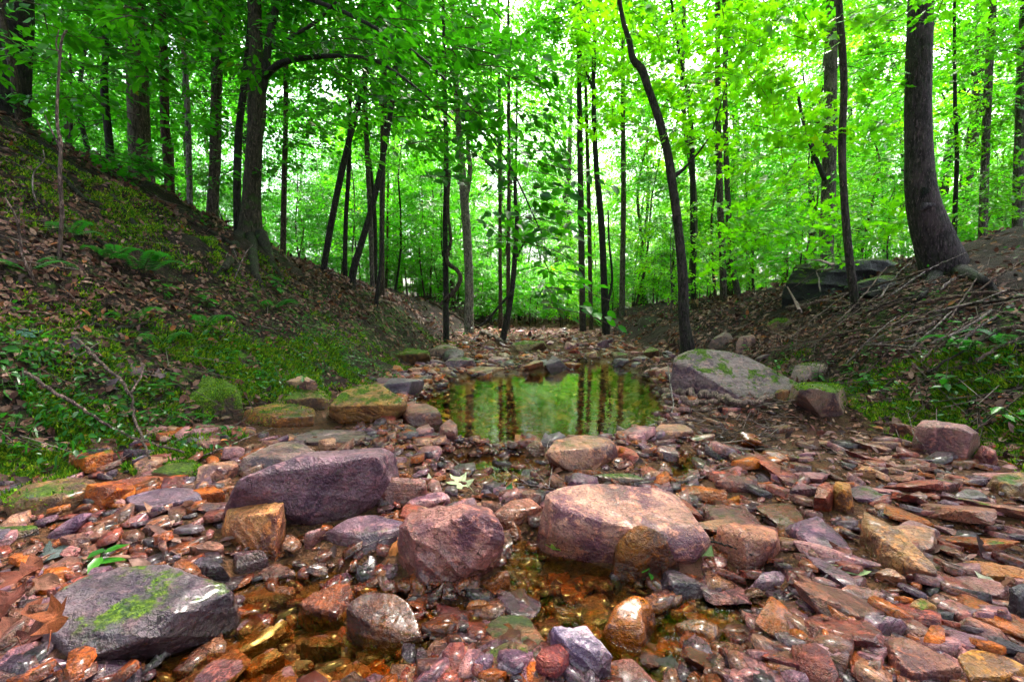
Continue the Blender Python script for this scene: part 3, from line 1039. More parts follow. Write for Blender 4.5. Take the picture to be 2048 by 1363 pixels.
rock('the mossy bank ledge', 'flat moss fringed ledge stone on the right bank behind the mossy wedge', (.27, .215, .20), .22,
     z6((760, 655, .20), (850, 615, .27), (1000, 598, .29), (1150, 610, .28), (1180, 640, .22), (1000, 668, .18), (850, 690, .15)), level=5)
rock('the sharp far stone', 'pale brown sharp stone behind the great mossy boulder', (.30, .21, .18), .05,
     z6((468, 530, .1), (500, 475, .22), (570, 455, .24), (578, 490, .15), (520, 545, .06)), level=4)
rock('the shaded cleft stone', 'dark cleft stone with mossy crown left of the pale sharp stone', (.15, .11, .10), .2,
     z6((330, 490, .12), (380, 455, .22), (440, 450, .22), (460, 490, .14), (400, 525, .06)), level=4)
rock('the mossy green block', 'bright mossy block high on the right bank among branches', (.16, .115, .075), .42,
     z6((628, 410, .12), (680, 370, .22), (770, 370, .22), (780, 410, .12), (690, 440, .07)), level=4)
rock('the flat pool-edge rock', 'flat brown rock at the right front corner of the pool', (.34, .225, .155), .02,
     z6((5, 1000, .07), (50, 958, .10), (190, 945, .11), (235, 985, .08), (200, 1020, .05), (80, 1045, .04)), level=5, strata=(.1, .4, 1))
rock('the waterside flat stone', 'flat brown stone at the waterside below the mossy wedge', (.22, .13, .085), .08,
     z6((660, 970, .06), (720, 945, .09), (790, 960, .08), (790, 995, .05), (700, 1000, .045)), level=4)
rock('the pink block by the pool', 'pinkish broken block below the flat pool-edge rock', (.36, .23, .20), 0,
     z6((20, 1100, .06), (60, 1065, .09), (140, 1070, .09), (165, 1120, .06), (90, 1165, .03)), level=4)
rock('the left mossy boulder', 'rounded boulder with moss and dark underside left of the pool', (.30, .20, .095), .20,
     z5((20, 850, .22), (90, 770, .31), (240, 735, .34), (350, 758, .32), (455, 830, .22), (400, 850, .19), (240, 850, .20), (120, 860, .18)),
     base=z5((25, 890), (150, 935), (330, 930), (440, 870)), level=6, amp=.09, k=.42)
rock('the dark tilted stone', 'dark tilted stone at the left rim of the pool', (.10, .085, .10), .06,
     z5((310, 735, .14), (370, 690, .22), (470, 715, .20), (525, 760, .12), (440, 790, .07)), level=5, amp=.08)
rock('the pitted brown rock', 'rounded pitted brown rock at the left front of the pool', (.27, .165, .135), .02,
     z5((415, 915, .14), (440, 855, .21), (520, 822, .25), (600, 855, .22), (642, 905, .15), (620, 955, .08), (500, 985, .04), (430, 970, .06)), level=6, amp=.09, sharp=9, k=.4)
rock('the small square block', 'small square block standing in water beside the pitted brown rock', (.34, .23, .18), 0,
     z5((625, 950, .12), (680, 918, .15), (718, 945, .13), (712, 985, .09), (650, 985, .09)), base=z5((622, 1010), (690, 1030), (715, 1000)), level=4)
rock('the pale far slab', 'pale flat slab on the far left shore of the pool', (.40, .29, .20), .02,
     z5((735, 665, .06), (820, 630, .12), (940, 640, .12), (1012, 672, .06), (900, 695, .03)), level=5)
rock('the dark pyramid rock', 'dark pyramid shaped rock at the far shore of the pool', (.115, .095, .11), .06,
     z5((1200, 625, .20), (1225, 590, .30), (1252, 573, .34), (1290, 600, .26), (1335, 645, .08)), base=z5((1185, 660), (1250, 675), (1335, 660)), level=5)
rock('the orange far block', 'orange tinted block left of the dark pyramid rock', (.36, .20, .12), .05,
     z5((1105, 620, .14), (1145, 595, .2), (1190, 605, .18), (1188, 640, .1), (1120, 650, .06)), level=4)
rock('the water wedge', 'dark wedge standing out of the water at the right front of the pool', (.09, .075, .08), 0,
     z5((1490, 945, .07), (1510, 935, .08), (1575, 960, .05), (1575, 990, .02), (1500, 985, .03)), level=4)
rock('the mossy ledge block', 'thick block of rock roofed with bright moss on the left bank', (.09, .068, .045), .8,
     z4((565, 858, .10), (640, 785, .20), (860, 746, .31), (1010, 734, .32), (1150, 766, .22), (1135, 805, .12), (900, 838, .10), (700, 865, .09)),
     base=z4((560, 885), (700, 905), (900, 895), (1080, 870), (1140, 830)), level=6, amp=.10, sharp=18, k=None)
rock('the warm mossy stone', 'warm brown stone with moss on top right of the mossy ledge block', (.30, .185, .085), .2,
     z4((1128, 960, .14), (1240, 885, .22), (1350, 858, .24), (1480, 878, .22), (1545, 925, .15), (1510, 975, .09), (1300, 990, .08)), level=5)
rock('the upper mossy stone', 'shaded mossy stone behind the warm brown stone on the left', (.19, .14, .07), .30,
     z4((1315, 850, .16), (1400, 792, .25), (1540, 792, .25), (1612, 845, .17), (1550, 895, .10), (1420, 870, .12)), level=5)
rock('the pale knuckle stone', 'pale knuckle shaped stone above the shaded mossy stone on the left', (.40, .29, .21), .05,
     z4((1388, 765, .12), (1460, 724, .20), (1540, 755, .17), (1520, 795, .09), (1430, 795, .08)), level=4, amp=.16)
rock('the dun bank stone', 'dun coloured flat stone under the end of the long dead stick, left', (.31, .205, .165), .02,
     z4((940, 1065, .10), (980, 1030, .14), (1070, 1035, .13), (1095, 1080, .09), (1000, 1112, .06)), level=4)
rock('the far mossy slab', 'mossy slab beside the stream bend in the distance', (.20, .165, .09), .3,
     z5((1000, 520, .14), (1080, 490, .24), (1190, 500, .22), (1215, 535, .12), (1080, 550, .07)), level=4)
rock('the far grey hump', 'greyish hump of rock on the left shore in front of the fallen pole', (.21, .165, .125), .2,
     z5((560, 545, .16), (620, 515, .26), (700, 530, .24), (735, 575, .12), (620, 590, .08)), level=4)
rock('the shore slate', 'shadowed flat slate on the left shore above the pool', (.20, .155, .15), .12,
     z5((640, 610, .1), (700, 580, .16), (790, 595, .14), (830, 640, .06), (700, 650, .05)), level=4)
rock('the mossy left hump', 'brown mossy hump under ferny ground cover on the left shore', (.17, .125, .065), .32,
     z5((380, 570, .18), (440, 530, .28), (560, 560, .24), (585, 610, .12), (450, 620, .1)), level=4)
rock('the right-bank mossy stone', 'mossy stone sitting on the shingle right of the far stream bend', (.20, .15, .10), .25,
     z5((1550, 590, .12), (1600, 555, .22), (1650, 575, .18), (1650, 605, .08), (1580, 615, .07)), level=4)
rock('the greenish bank stone', 'greenish stone halfway up the right bank near the leaning tree', (.20, .15, .09), .34,
     z5((1730, 560, .12), (1770, 525, .2), (1820, 545, .17), (1820, 580, .08), (1750, 590, .07)), level=4)
# broken ledge behind the debris, upper right
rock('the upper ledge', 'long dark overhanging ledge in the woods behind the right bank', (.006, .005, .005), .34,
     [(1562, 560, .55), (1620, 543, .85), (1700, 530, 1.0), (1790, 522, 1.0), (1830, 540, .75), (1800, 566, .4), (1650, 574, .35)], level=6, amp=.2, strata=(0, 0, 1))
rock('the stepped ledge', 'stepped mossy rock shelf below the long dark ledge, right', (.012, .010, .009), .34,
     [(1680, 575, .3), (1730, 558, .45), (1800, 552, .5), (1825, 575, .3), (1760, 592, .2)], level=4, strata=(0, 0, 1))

# --- many medium stones, each its own object, sharing a few meshes
PALETTE = [('rust-orange', (.38, .16, .075)), ('tan', (.40, .27, .18)), ('plum', (.19, .125, .155)), ('brown', (.22, .125, .09)),
           ('pinkish', (.40, .25, .235)), ('slate-grey', (.165, .15, .17)), ('dark', (.075, .055, .065)), ('reddish', (.27, .11, .085))]
STONE_MESH = {}
for kind_i, (shape, dims, cnt) in enumerate((('flat', (1, .72, .30), 6), ('blocky', (1, .8, .62), 5), ('long', (1, .42, .26), 5), ('rounded', (1, .78, .5), 4))):
    lst = []
    for k in range(cnt):
        r = np.random.default_rng(100 + kind_i * 10 + k)
        n = 15 if shape != 'rounded' else 26
        pts = r.normal(size=(n, 3))
        pts /= np.linalg.norm(pts, axis=1)[:, None]
        if shape != 'rounded':
            pts[:, 2] = np.sign(pts[:, 2]) * np.maximum(np.abs(pts[:, 2]), .55 + .3 * r.random(n))
        pts = pts * (np.array(dims) / 2)
        V, Fc = rock_from_points(pts, 4, 26 if shape != 'rounded' else 7, .13 if shape != 'rounded' else .08, 50 + kind_i * 10 + k, (.2, .2, 1) if k % 2 else None)
        me = mesh_np('stone', V, Fc, [M_ROCK], True)
        me.set_sharp_from_angle(angle=math.radians(24))
        lst.append(me)
    STONE_MESH[shape] = lst

ORD = ['nearest', 'second nearest', 'third nearest', 'fourth nearest', 'fifth nearest', 'sixth nearest', 'seventh nearest', 'eighth nearest', 'ninth nearest', 'tenth nearest']
MED = []
hx = np.array([r[1][0] for r in ROCKS])
hy = np.array([r[1][1] for r in ROCKS])
hr = np.array([r[2] for r in ROCKS])
srng = np.random.default_rng(21)
tries = 0
while len(MED) < 225 and tries < 12000:
    tries += 1
    u = srng.random()
    if u < .62:                                   # foreground bed
        px, py = srng.uniform(120, 2048), srng.uniform(900, 1362)
    elif u < .8:
        px, py = srng.uniform(1300, 2048), srng.uniform(880, 1362)
    else:
        px, py = srng.uniform(780, 1420), srng.uniform(672, 780)
    g = at_z(px, py, .02)
    if g[1] < .78:
        continue
    s = (.06 + .12 * srng.random() ** 1.5 if py > 860 else srng.uniform(.10, .28)) * (1 if len(MED) > 70 else 1.4) * (1.2 if px > 1450 and py > 900 else 1)
    fl, fr_ = float(foot_l(g[1])), float(foot_r(g[1]))
    if not (fl + .05 < g[0] < fr_ + .1):
        continue
    if not clear_of_rocks(g[:1], g[1:2], .9, s * .3)[0]:
        continue
    slabby = px > 1380 and py > 930
    if slabby:
        s *= 1.3
    if any(math.hypot(m[0] - g[0], m[1] - g[1]) < (m[2] + s) * (.24 if slabby else .31) for m in MED):
        continue
    z = gz1(g[0], g[1])
    if py < 860 and z < .0:
        continue
    MED.append((g[0], g[1], s, z, px, py))
SIDE_STONES = []
for i, (x, y, s, z, px, py) in enumerate(MED):
    wts = np.array([3, 2, 1.2, 2.4, 1.4, .6, .7, 1.6]) if px < 1450 else np.array([1.7, 1.8, 1.5, 2.4, 2.6, .5, .6, 2.6])
    if py < 800:
        wts = np.array([.5, 1, 2.4, 1.6, 2.6, 1.8, 1.2, .8])
    ci = int(srng.choice(8, p=wts / wts.sum()))
    slabby = px > 1380 and py > 930
    shape = str(srng.choice(['flat', 'blocky', 'long', 'rounded'], p=[.55, .03, .42, 0] if slabby else [.48, .22, .24, .06]))
    me = STONE_MESH[shape][int(srng.integers(len(STONE_MESH[shape])))]
    rgb = np.array(PALETTE[ci][1]) * srng.uniform(.85, 1.12)
    ang = srng.uniform(0, 6.28) if px < 1500 else srng.normal(-.75, .5)
    o = link('stone', me, loc=(x, y, z + s * {'flat': .07, 'blocky': .17, 'long': .06, 'rounded': .12}[shape]),
             rot=(srng.normal(0, .16), srng.normal(0, .16), ang), scale=(s * srng.uniform(.9, 1.25), s * srng.uniform(.9, 1.25), s * srng.uniform(.8, 1.15) * (.7 if slabby else 1)),
             color=(*[float(v) for v in rgb], .14 if srng.random() < .08 else 0.0))
    d = np.hypot(hx - x, hy - y) - hr
    j = int(np.argmin(d))
    hpx, hpy = to_px(ROCKS[j][1])
    dx, dy = px - hpx, (py - hpy) * 1.6
    side = ('right of' if dx > 0 else 'left of') if abs(dx) > abs(dy) else ('in front of' if dy > 0 else 'behind')
    SIDE_STONES.append((o, PALETTE[ci][0], shape, side, ROCKS[j][0], d[j]))
cnts = {}
for o, cn, shape, side, hero, dist in sorted(SIDE_STONES, key=lambda t: t[5]):
    k = (cn, shape, side, hero)
    n = cnts.get(k, 0)
    cnts[k] = n + 1
    tag(o, f'{ORD[min(n, 9)]} {cn} {shape} stone {side} {hero}', 'stone', 'loose stones of the stream bed')


# --- gravel and pebbles nobody could count
def gravel(name, label, n, level, zone, smin, smax, seed):
    r = np.random.default_rng(seed)
    px, py = zone(r, n)
    D = np.stack([ray(a, b) for a, b in zip(px, py)])
    G = CAM + D * ((.02 - CAM_H) / D[:, 2])[:, None]
    ok = (G[:, 0] > foot_l(G[:, 1]) - .15) & (G[:, 0] < foot_r(G[:, 1]) + .25) & (G[:, 1] > .6) & (G[:, 1] < 16)
    ok &= (shelf_r(G[:, 0], G[:, 1]) < .5) | (r.random(len(G)) < .15)
    ok &= clear_of_rocks(G[:, 0], G[:, 1]) & (fbm(p3(G[:, 0] * 2.2, G[:, 1] * 2.2), 2, 66) > (-.05 if level == 2 else -.3))
    G = G[ok]
    m = len(G)
    z = gz(G[:, 0], G[:, 1])
    U, Fc = ICO[level]
    s = smin * (smax / smin) ** (r.random(m) ** 2.0) * np.clip(G[:, 1] / 1.6, .75, 3.0)
    dims = np.stack([s * r.uniform(.8, 1.5, m), s * r.uniform(.6, 1.1, m), s * r.uniform(.22, .6, m)], 1)
    jit = 1 + .24 * r.normal(size=(m, len(U), 1))
    L = U[None] * np.clip(jit, .5, 1.6) * dims[:, None]
    ang, ta, tb = r.uniform(0, 6.28, m), r.normal(0, .25, m), r.normal(0, .25, m)
    L[..., 2] += L[..., 0] * ta[:, None] + L[..., 1] * tb[:, None]
    ca, sa = np.cos(ang)[:, None], np.sin(ang)[:, None]
    W = np.stack([L[..., 0] * ca - L[..., 1] * sa + G[:, :1], L[..., 0] * sa + L[..., 1] * ca + G[:, 1:2], L[..., 2] + (z + dims[:, 2] * .35)[:, None]], -1)
    pal = np.array([p[1] for p in PALETTE])
    w = np.array([2.6, 1.6, 1.1, 2.2, 1.4, .6, .9, 2.0])
    w2 = np.array([1.7, 1.4, 1.3, 2.4, 2.6, .4, .9, 2.8])
    ci = np.where(G[:, 0] > .55, r.choice(8, m, p=w2 / w2.sum()), r.choice(8, m, p=w / w.sum()))
    col = pal[ci] * r.uniform(.7, 1.25, (m, 1))
    V = W.reshape(-1, 3)
    Fa = (Fc[None] + (np.arange(m) * len(U))[:, None, None]).reshape(-1, 3)
    o = link(name, mesh_np(name, V, Fa, [M_PEBBLE], False, np.repeat(col, len(U), 0)))
    tag(o, label, 'gravel', kind='stuff')


gravel('gravel', 'orange and plum gravel covering the foreground stream bed', 3000, 2,
       lambda r, n: (r.uniform(-60, 2110, n), 880 + 520 * r.random(n) ** .9), .008, .034, 5)
def shards(name, label, n, zone, lo, hi, seed, az=None):
    """flat angular chips of stone, real plates with broken edges"""
    r = np.random.default_rng(seed)
    px, py = zone(r, n)
    D = np.stack([ray(a, b) for a, b in zip(px, py)])
    G = CAM + D * ((.02 - CAM_H) / D[:, 2])[:, None]
    ok = (G[:, 0] > foot_l(G[:, 1]) - .1) & (G[:, 0] < foot_r(G[:, 1]) + .15) & (G[:, 1] > .6) & (G[:, 1] < 15)
    ok &= (shelf_r(G[:, 0], G[:, 1]) < .5) | (r.random(len(G)) < .25)
    ok &= clear_of_rocks(G[:, 0], G[:, 1])
    G = G[ok]
    m = len(G)
    drp = (G[:, 0] < .7) | (r.random(m) < .6)
    G = G[drp]
    m = len(G)
    s = (lo + (hi - lo) * r.random(m) ** 1.8) * np.clip(G[:, 1] / 1.7, .8, 2.6)
    K = 7
    a = (np.arange(K)[None] + r.uniform(-.38, .38, (m, K))) * 2 * np.pi / K
    rad = r.uniform(.6, 1.1, (m, K))
    asp = r.uniform(.4, .85, (m, 1))
    ox, oy = np.cos(a) * rad, np.sin(a) * rad * asp
    th = r.uniform(.10, .26, (m, 1))
    top = np.stack([ox * .92, oy * .92, np.broadcast_to(th, ox.shape) * r.uniform(.8, 1.15, ox.shape)], -1)
    bot = np.stack([ox, oy, -np.broadcast_to(th, ox.shape)], -1)
    cen = np.stack([np.zeros((m, 1)), np.zeros((m, 1)), th * 1.08], -1)
    L = np.concatenate([top, bot, cen], 1) * s[:, None, None]
    ta, tb = r.normal(.0, .2, m), r.normal(-.1, .2, m)
    L[..., 2] += L[..., 0] * ta[:, None] + L[..., 1] * tb[:, None]
    an = r.uniform(0, 6.28, m)
    if az is not None:
        an = np.where(G[:, 0] > .8, r.normal(az, .5, m), an)
    ca, sa = np.cos(an)[:, None], np.sin(an)[:, None]
    z = gz(G[:, 0], G[:, 1]) + s * .10 + r.exponential(.006, m)
    W = np.stack([L[..., 0] * ca - L[..., 1] * sa + G[:, :1], L[..., 0] * sa + L[..., 1] * ca + G[:, 1:2], L[..., 2] + z[:, None]], -1)
    i = np.arange(K)
    j = (i + 1) % K
    f = np.concatenate([np.stack([np.full(K, 2 * K), i, j], 1), np.stack([i, i + K, j], 1), np.stack([j, i + K, j + K], 1)])
    Fa = (f[None] + (np.arange(m) * (2 * K + 1))[:, None, None]).reshape(-1, 3)
    pal = np.array([p[1] for p in PALETTE])
    w = np.array([2.6, 1.4, 1.0, 2.4, 1.2, .6, 1.0, 2.2])
    w2 = np.array([1.7, 1.4, 1.3, 2.4, 2.6, .4, .9, 2.8])
    ci = np.where(G[:, 0] > .55, r.choice(8, m, p=w2 / w2.sum()), r.choice(8, m, p=w / w.sum()))
    col = pal[ci] * r.uniform(.65, 1.3, (m, 1))
    o = link(name, mesh_np(name, W.reshape(-1, 3), Fa, [M_PEBBLE], False, np.repeat(col, 2 * K + 1, 0)))
    tag(o, label, 'gravel', kind='stuff')


shards('stone_chips', 'flat broken chips of stone packed over the foreground stream bed', 3600,
       lambda r, n: (r.uniform(-40, 2100, n), 885 + 510 * r.random(n)), .016, .07, 15, -.7)
shards('stone_chips', 'flat broken chips of stone on the shingle round the pool', 1500,
       lambda r, n: (r.uniform(760, 1480, n), 672 + 220 * r.random(n)), .02, .05, 16)
gravel('fine_gravel', 'fine gravel and grit between the foreground stones', 9000, 1,
       lambda r, n: (r.uniform(-60, 2110, n), 860 + 540 * r.random(n) ** .9), .0035, .012, 6)
gravel('shingle', 'pinkish shingle around and beyond the pool', 9000, 1,
       lambda r, n: (r.uniform(700, 1560, n), 668 + 235 * r.random(n) ** 1.2), .006, .024, 8)

# ------------------------------------------------------------------ foliage
LEAF = {
    'far': (np.array([[0, 0, 0], [.45, .30, .06], [1, 0, -.06], [.45, -.30, .06]]), np.array([[0, 3, 2], [0, 2, 1]])),
    'ovate': (np.array([[0, 0, 0], [.5, 0, -.03], [1, 0, -.12], [.22, .2, .05], [.6, .23, .03], [.22, -.2, .05], [.6, -.23, .03]]),
              np.array([[0, 1, 3], [3, 1, 4], [4, 1, 2], [0, 5, 1], [5, 6, 1], [6, 2, 1]])),
    'maple': (np.array([[.36, 0, -.02], [0, 0, 0], [.08, -.44, .02], [.3, -.2, 0], [.62, -.5, -.03], [.64, -.17, 0], [1, 0, -.08], [.64, .17, 0], [.62, .5, -.03], [.3, .2, 0], [.08, .44, .02]]),
              np.array([[0, i, i + 1] for i in range(1, 10)] + [[0, 10, 1]])),
}


def unit(v):
    return v / (np.linalg.norm(v, axis=-1, keepdims=True) + 1e-9)


def leaves_geo(pos, d, nrm, size, kind, r, extra=None):
    tv, tf = LEAF[kind]
    x = unit(d)
    z = unit(nrm - (nrm * x).sum(-1, keepdims=True) * x)
    y = np.cross(z, x)
    m = len(pos)
    V = pos[:, None] + size[:, None, None] * (tv[None, :, :1] * x[:, None] + tv[None, :, 1:2] * y[:, None] + tv[None, :, 2:] * z[:, None])
    Fa = tf[None] + (np.arange(m) * len(tv))[:, None, None]
    c = np.stack([np.clip(r.normal(.42, .26, m) + (0 if extra is None else extra), 0, 1), r.random(m), np.zeros(m)], 1)
    return V.reshape(-1, 3), Fa.reshape(-1, 3), np.repeat(c, len(tv), 0)


def twig_geo(A, B, ra, rb):
    """3-sided twigs from A to B"""
    m = len(A)
    t = unit(B - A)
    s = unit(np.cross(t, np.array([0.31, .2, .93])))
    b = np.cross(s, t)
    a = np.array([0, 2.094, 4.189])
    ring = np.cos(a)[None, :, None] * s[:, None] + np.sin(a)[None, :, None] * b[:, None]
    V = np.concatenate([A[:, None] + ring * np.reshape(ra, (-1, 1, 1)), B[:, None] + ring * np.reshape(rb, (-1, 1, 1))], 1).reshape(-1, 3)
    f = np.array([[0, 1, 4], [0, 4, 3], [1, 2, 5], [1, 5, 4], [2, 0, 3], [2, 3, 5]])
    return V, (f[None] + (np.arange(m) * 6)[:, None, None]).reshape(-1, 3)


def sprays_geo(P, D, per, length, leaf, kind, seed, droop=.25, flat=.3):
    """leafy twigs: P start, D direction; each carries `per` leaves in a loose layer"""
    r = np.random.default_rng(seed)
    m = len(P)
    D = unit(D)
    L = length * r.uniform(.6, 1.3, m)
    U = unit(np.array([0, 0, 1.0]) + r.normal(0, flat, (m, 3)))
    S = unit(np.cross(D, U))
    U = np.cross(S, D)
    t = r.uniform(.08, 1, (m, per))
    side = np.where(np.arange(per) % 2, 1.0, -1.0)[None] * np.ones((m, 1))
    lat = side * np.abs(r.normal(0, .28, (m, per))) * (1.15 - t * .8)
    pos = P[:, None] + D[:, None] * (t * L[:, None])[..., None] + S[:, None] * (lat * L[:, None])[..., None]
    pos = pos + U[:, None] * (r.normal(0, .07, (m, per)) * L[:, None])[..., None]
    pos[..., 2] -= droop * (t ** 2) * L[:, None]
    d = D[:, None] * r.uniform(.3, 1, (m, per))[..., None] + S[:, None] * (side * r.uniform(.2, 1, (m, per)))[..., None]
    d[..., 2] -= r.uniform(.0, .55, (m, per))
    nrm = U[:, None] + r.normal(0, .42, (m, per, 3))
    sz = leaf * r.uniform(.55, 1.25, m * per)
    LV, LF, LC = leaves_geo(pos.reshape(-1, 3), d.reshape(-1, 3), nrm.reshape(-1, 3), sz, kind, r, np.repeat(r.normal(0, .24, m), per))
    E = P + D * L[:, None]
    E[:, 2] -= droop * L
    Mi = P + D * (L * .55)[:, None]
    Mi[:, 2] -= droop * .3 * L
    w = .0035 + .004 * length
    V1, F1 = twig_geo(P, Mi, np.full(m, w), np.full(m, w * .7))
    V2, F2 = twig_geo(Mi, E, np.full(m, w * .7), np.full(m, w * .3))
    TV = np.concatenate([V1, V2])
    TF = np.concatenate([F1, F2 + len(V1)])
    return LV, LF, LC, TV, TF


def foliage_mesh(name, geos, mat=None):
    V, Fc, Cc, mi, o = [], [], [], [], 0
    for LV, LF, LC, TV, TF in geos:
        V += [LV, TV]
        Fc += [LF + o, TF + o + len(LV)]
        Cc += [LC, np.tile([[.09, .06, .05]], (len(TV), 1))]
        mi += [np.zeros(len(LF), int), np.ones(len(TF), int)]
        o += len(LV) + len(TV)
    return mesh_np(name, np.concatenate(V), np.concatenate(Fc), [mat or M_LEAF, M_TWIG], False, np.concatenate(Cc), np.concatenate(mi))


def make_tree_meshes(kind, seed):
    """trunk mesh (with its limbs) and crown mesh, standing at the origin"""
    r = np.random.default_rng(seed)
    if kind == 'tall':
        H, R, nl, z0, z1, l0, l1, per, nsp, leaf, L = 17, .16, 17, .36, .98, 1.3, 3.4, 52, 15, .12, .85
    elif kind == 'slim':
        H, R, nl, z0, z1, l0, l1, per, nsp, leaf, L = 10, .06, 16, .33, .97, .9, 2.1, 44, 11, .098, .7
    elif kind == 'under':
        H, R, nl, z0, z1, l0, l1, per, nsp, leaf, L = 5.2, .032, 15, .16, .96, .6, 1.6, 38, 9, .085, .55
    else:
        H, R, nl, z0, z1, l0, l1, per, nsp, leaf, L = 1.7, .014, 9, .12, .95, .3, .75, 26, 6, .07, .36
    bend = r.normal(0, .035 * H, (6, 2)).cumsum(0) * .5
    bend -= bend[0]
    zs = np.linspace(0, H, 6)
    path = np.stack([bend[:, 0], bend[:, 1], zs], 1)
    path[0, 2] = -.4
    rad = R * np.array([1.35, 1.0, .85, .66, .42, .1])
    ts = [tube(path, rad, 9 if kind in ('tall', 'slim') else 6, 22, .09, 5, seed)]
    geos = []
    for k in range(nl):
        f = z0 + (z1 - z0) * (k + r.random() * .6) / nl
        zb = f * H
        b = np.array([np.interp(zb, zs, bend[:, 0]), np.interp(zb, zs, bend[:, 1]), zb])
        az = k * 2.4 + r.normal(0, .4)
        ll = (l1 + (l0 - l1) * abs((f - z0) / (z1 - z0) - .35)) * r.uniform(.75, 1.2)
        up = r.uniform(.15, .65) + .5 * (f > .85)
        dirn = np.array([math.cos(az), math.sin(az), up])
        e = b + dirn * ll
        mid = b + dirn * ll * .5 + np.array([0, 0, .08 * ll])
        ts.append(tube([b, mid, e], [R * .34 * (1.15 - f), R * .22 * (1.15 - f), R * .05], 5, 7, 0, 5, seed + k))
        t = r.uniform(.25, 1.05, nsp)[:, None]
        P = b + (mid - b) * np.minimum(t * 2, 1) + (e - mid) * np.maximum(t * 2 - 1, 0)
        P = P + r.normal(0, .10 * ll, (nsp, 3))
        a2 = az + r.normal(0, .85, nsp)
        D = np.stack([np.cos(a2), np.sin(a2), r.normal(.02, .2, nsp)], 1)
        geos.append(sprays_geo(P, D, per, L, leaf, 'far', seed * 31 + k, .2, .3))
    V, Fl = tubes_join(ts)
    return mesh_np('trunk', V, Fl, [M_BARK], True), foliage_mesh('crown', geos)


TREES = {k: [make_tree_meshes(k, 200 + 10 * j + i) for i in range(n)] for j, (k, n) in enumerate((('tall', 5), ('slim', 5), ('under', 6), ('shrub', 4)))}

# bark tones
B_DARK, B_BROWN, B_GREY, B_PALE, B_RED = (.045, .034, .036), (.12, .082, .066), (.17, .14, .13), (.30, .26, .26), (.13, .075, .06)
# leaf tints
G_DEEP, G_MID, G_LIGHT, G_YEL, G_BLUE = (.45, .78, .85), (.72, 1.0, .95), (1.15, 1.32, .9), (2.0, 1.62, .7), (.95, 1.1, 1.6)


def forest_tree(kind, x, y, label, group, r, tint, bark, scale=None, name='tree'):
    tm, cm = TREES[kind][int(r.integers(len(TREES[kind])))]
    z = gz1(x, y)
    o = thing(name, label, 'tree' if kind != 'shrub' else 'shrub', (x, y, z), group)
    s = scale or float(r.uniform(.8, 1.25))
    o.scale = (s, s, s * float(r.uniform(.9, 1.15)))
    o.rotation_euler = (float(r.normal(0, .04)), float(r.normal(0, .04)), float(r.uniform(0, 6.28)))
    v = r.uniform(.75, 1.25)
    link('trunk' if kind != 'shrub' else 'stem', tm, o, color=(*[float(c * v) for c in bark], .25))
    v = r.uniform(.8, 1.2)
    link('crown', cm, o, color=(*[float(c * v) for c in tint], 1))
    return o


# ------------------------------------------------------------------ trees one can tell apart
HERO = {}
TRUNK = {}


def tree(key, label, path, Y, rgb, moss=.2, ext=5.0, crown='slim', tint=G_MID, sides=14, bump=.07, dY=0.0, cs=1.0, name='tree', flare=None, ground=True, zc=None):
    """path: (px, py, width px) from the base up, at distance Y; it carries on above the frame for ext metres"""
    P, R = [], []
    n = len(path)
    for i, (a, b, w) in enumerate(path):
        y = Y + dY * i / max(n - 1, 1)
        P.append(at_y(a, b, y))
        R.append(max(w / F_PX * y / 2, .005))
    P = np.array(P)
    base = P[0].copy()
    if ground:
        gzv = gz1(base[0], base[1])
        foot = np.array([base[0], base[1], min(gzv, base[2]) - .12])
        P = np.vstack([foot, P])
        R = [R[0] * 1.12] + R
    if ext:
        d = P[-1] - P[-2]
        d = d / np.linalg.norm(d)
        d = d * .6 + np.array([0, 0, .4])
        P = np.vstack([P, P[-1] + d * ext * .5, P[-1] + d * ext * .5 + np.array([0, 0, ext * .5])])
        R = R + [R[-1] * .7, R[-1] * .25]
    o = thing(name, label, 'tree', P[0])
    nn = max(26, int(np.linalg.norm(np.diff(P, axis=0), axis=1).sum() / .12))
    ts = tube(P - P[0], R, sides, min(nn, 110), bump, 7, len(HERO) * 3 + 1, flare)
    V, Fl = tubes_join([ts])
    tr_ = link('trunk', mesh_np('trunk', V, Fl, [M_BARK], True), o, color=(*rgb, moss))
    if crown:
        r = np.random.default_rng(len(HERO) + 900)
        cm = TREES[crown][int(r.integers(len(TREES[crown])))][1]
        tip = P[-1] - P[0]
        hz = {'tall': 17, 'slim': 10, 'under': 5.2}[crown] * cs
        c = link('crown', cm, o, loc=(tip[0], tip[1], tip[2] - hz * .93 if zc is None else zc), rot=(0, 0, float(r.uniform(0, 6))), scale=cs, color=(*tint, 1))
    HERO[key] = (o, P)
    TRUNK[key] = tr_
    return o


def branch(key, path, Y, rgb=B_DARK, dY=0.0, n=24, sides=8):
    o, P0 = HERO[key]
    m = len(path)
    P = np.array([at_y(a, b, Y + dY * i / (m - 1)) for i, (a, b, w) in enumerate(path)])
    R = [max(w / F_PX * (Y + dY * i / (m - 1)) / 2, .002) for i, (a, b, w) in enumerate(path)]
    V, Fl = tubes_join([tube(P - P0[0], R, sides, n, .06, 9, m)])
    link('branch', mesh_np('branch', V, Fl, [M_BARK], True), TRUNK[key], color=(*rgb, .2))


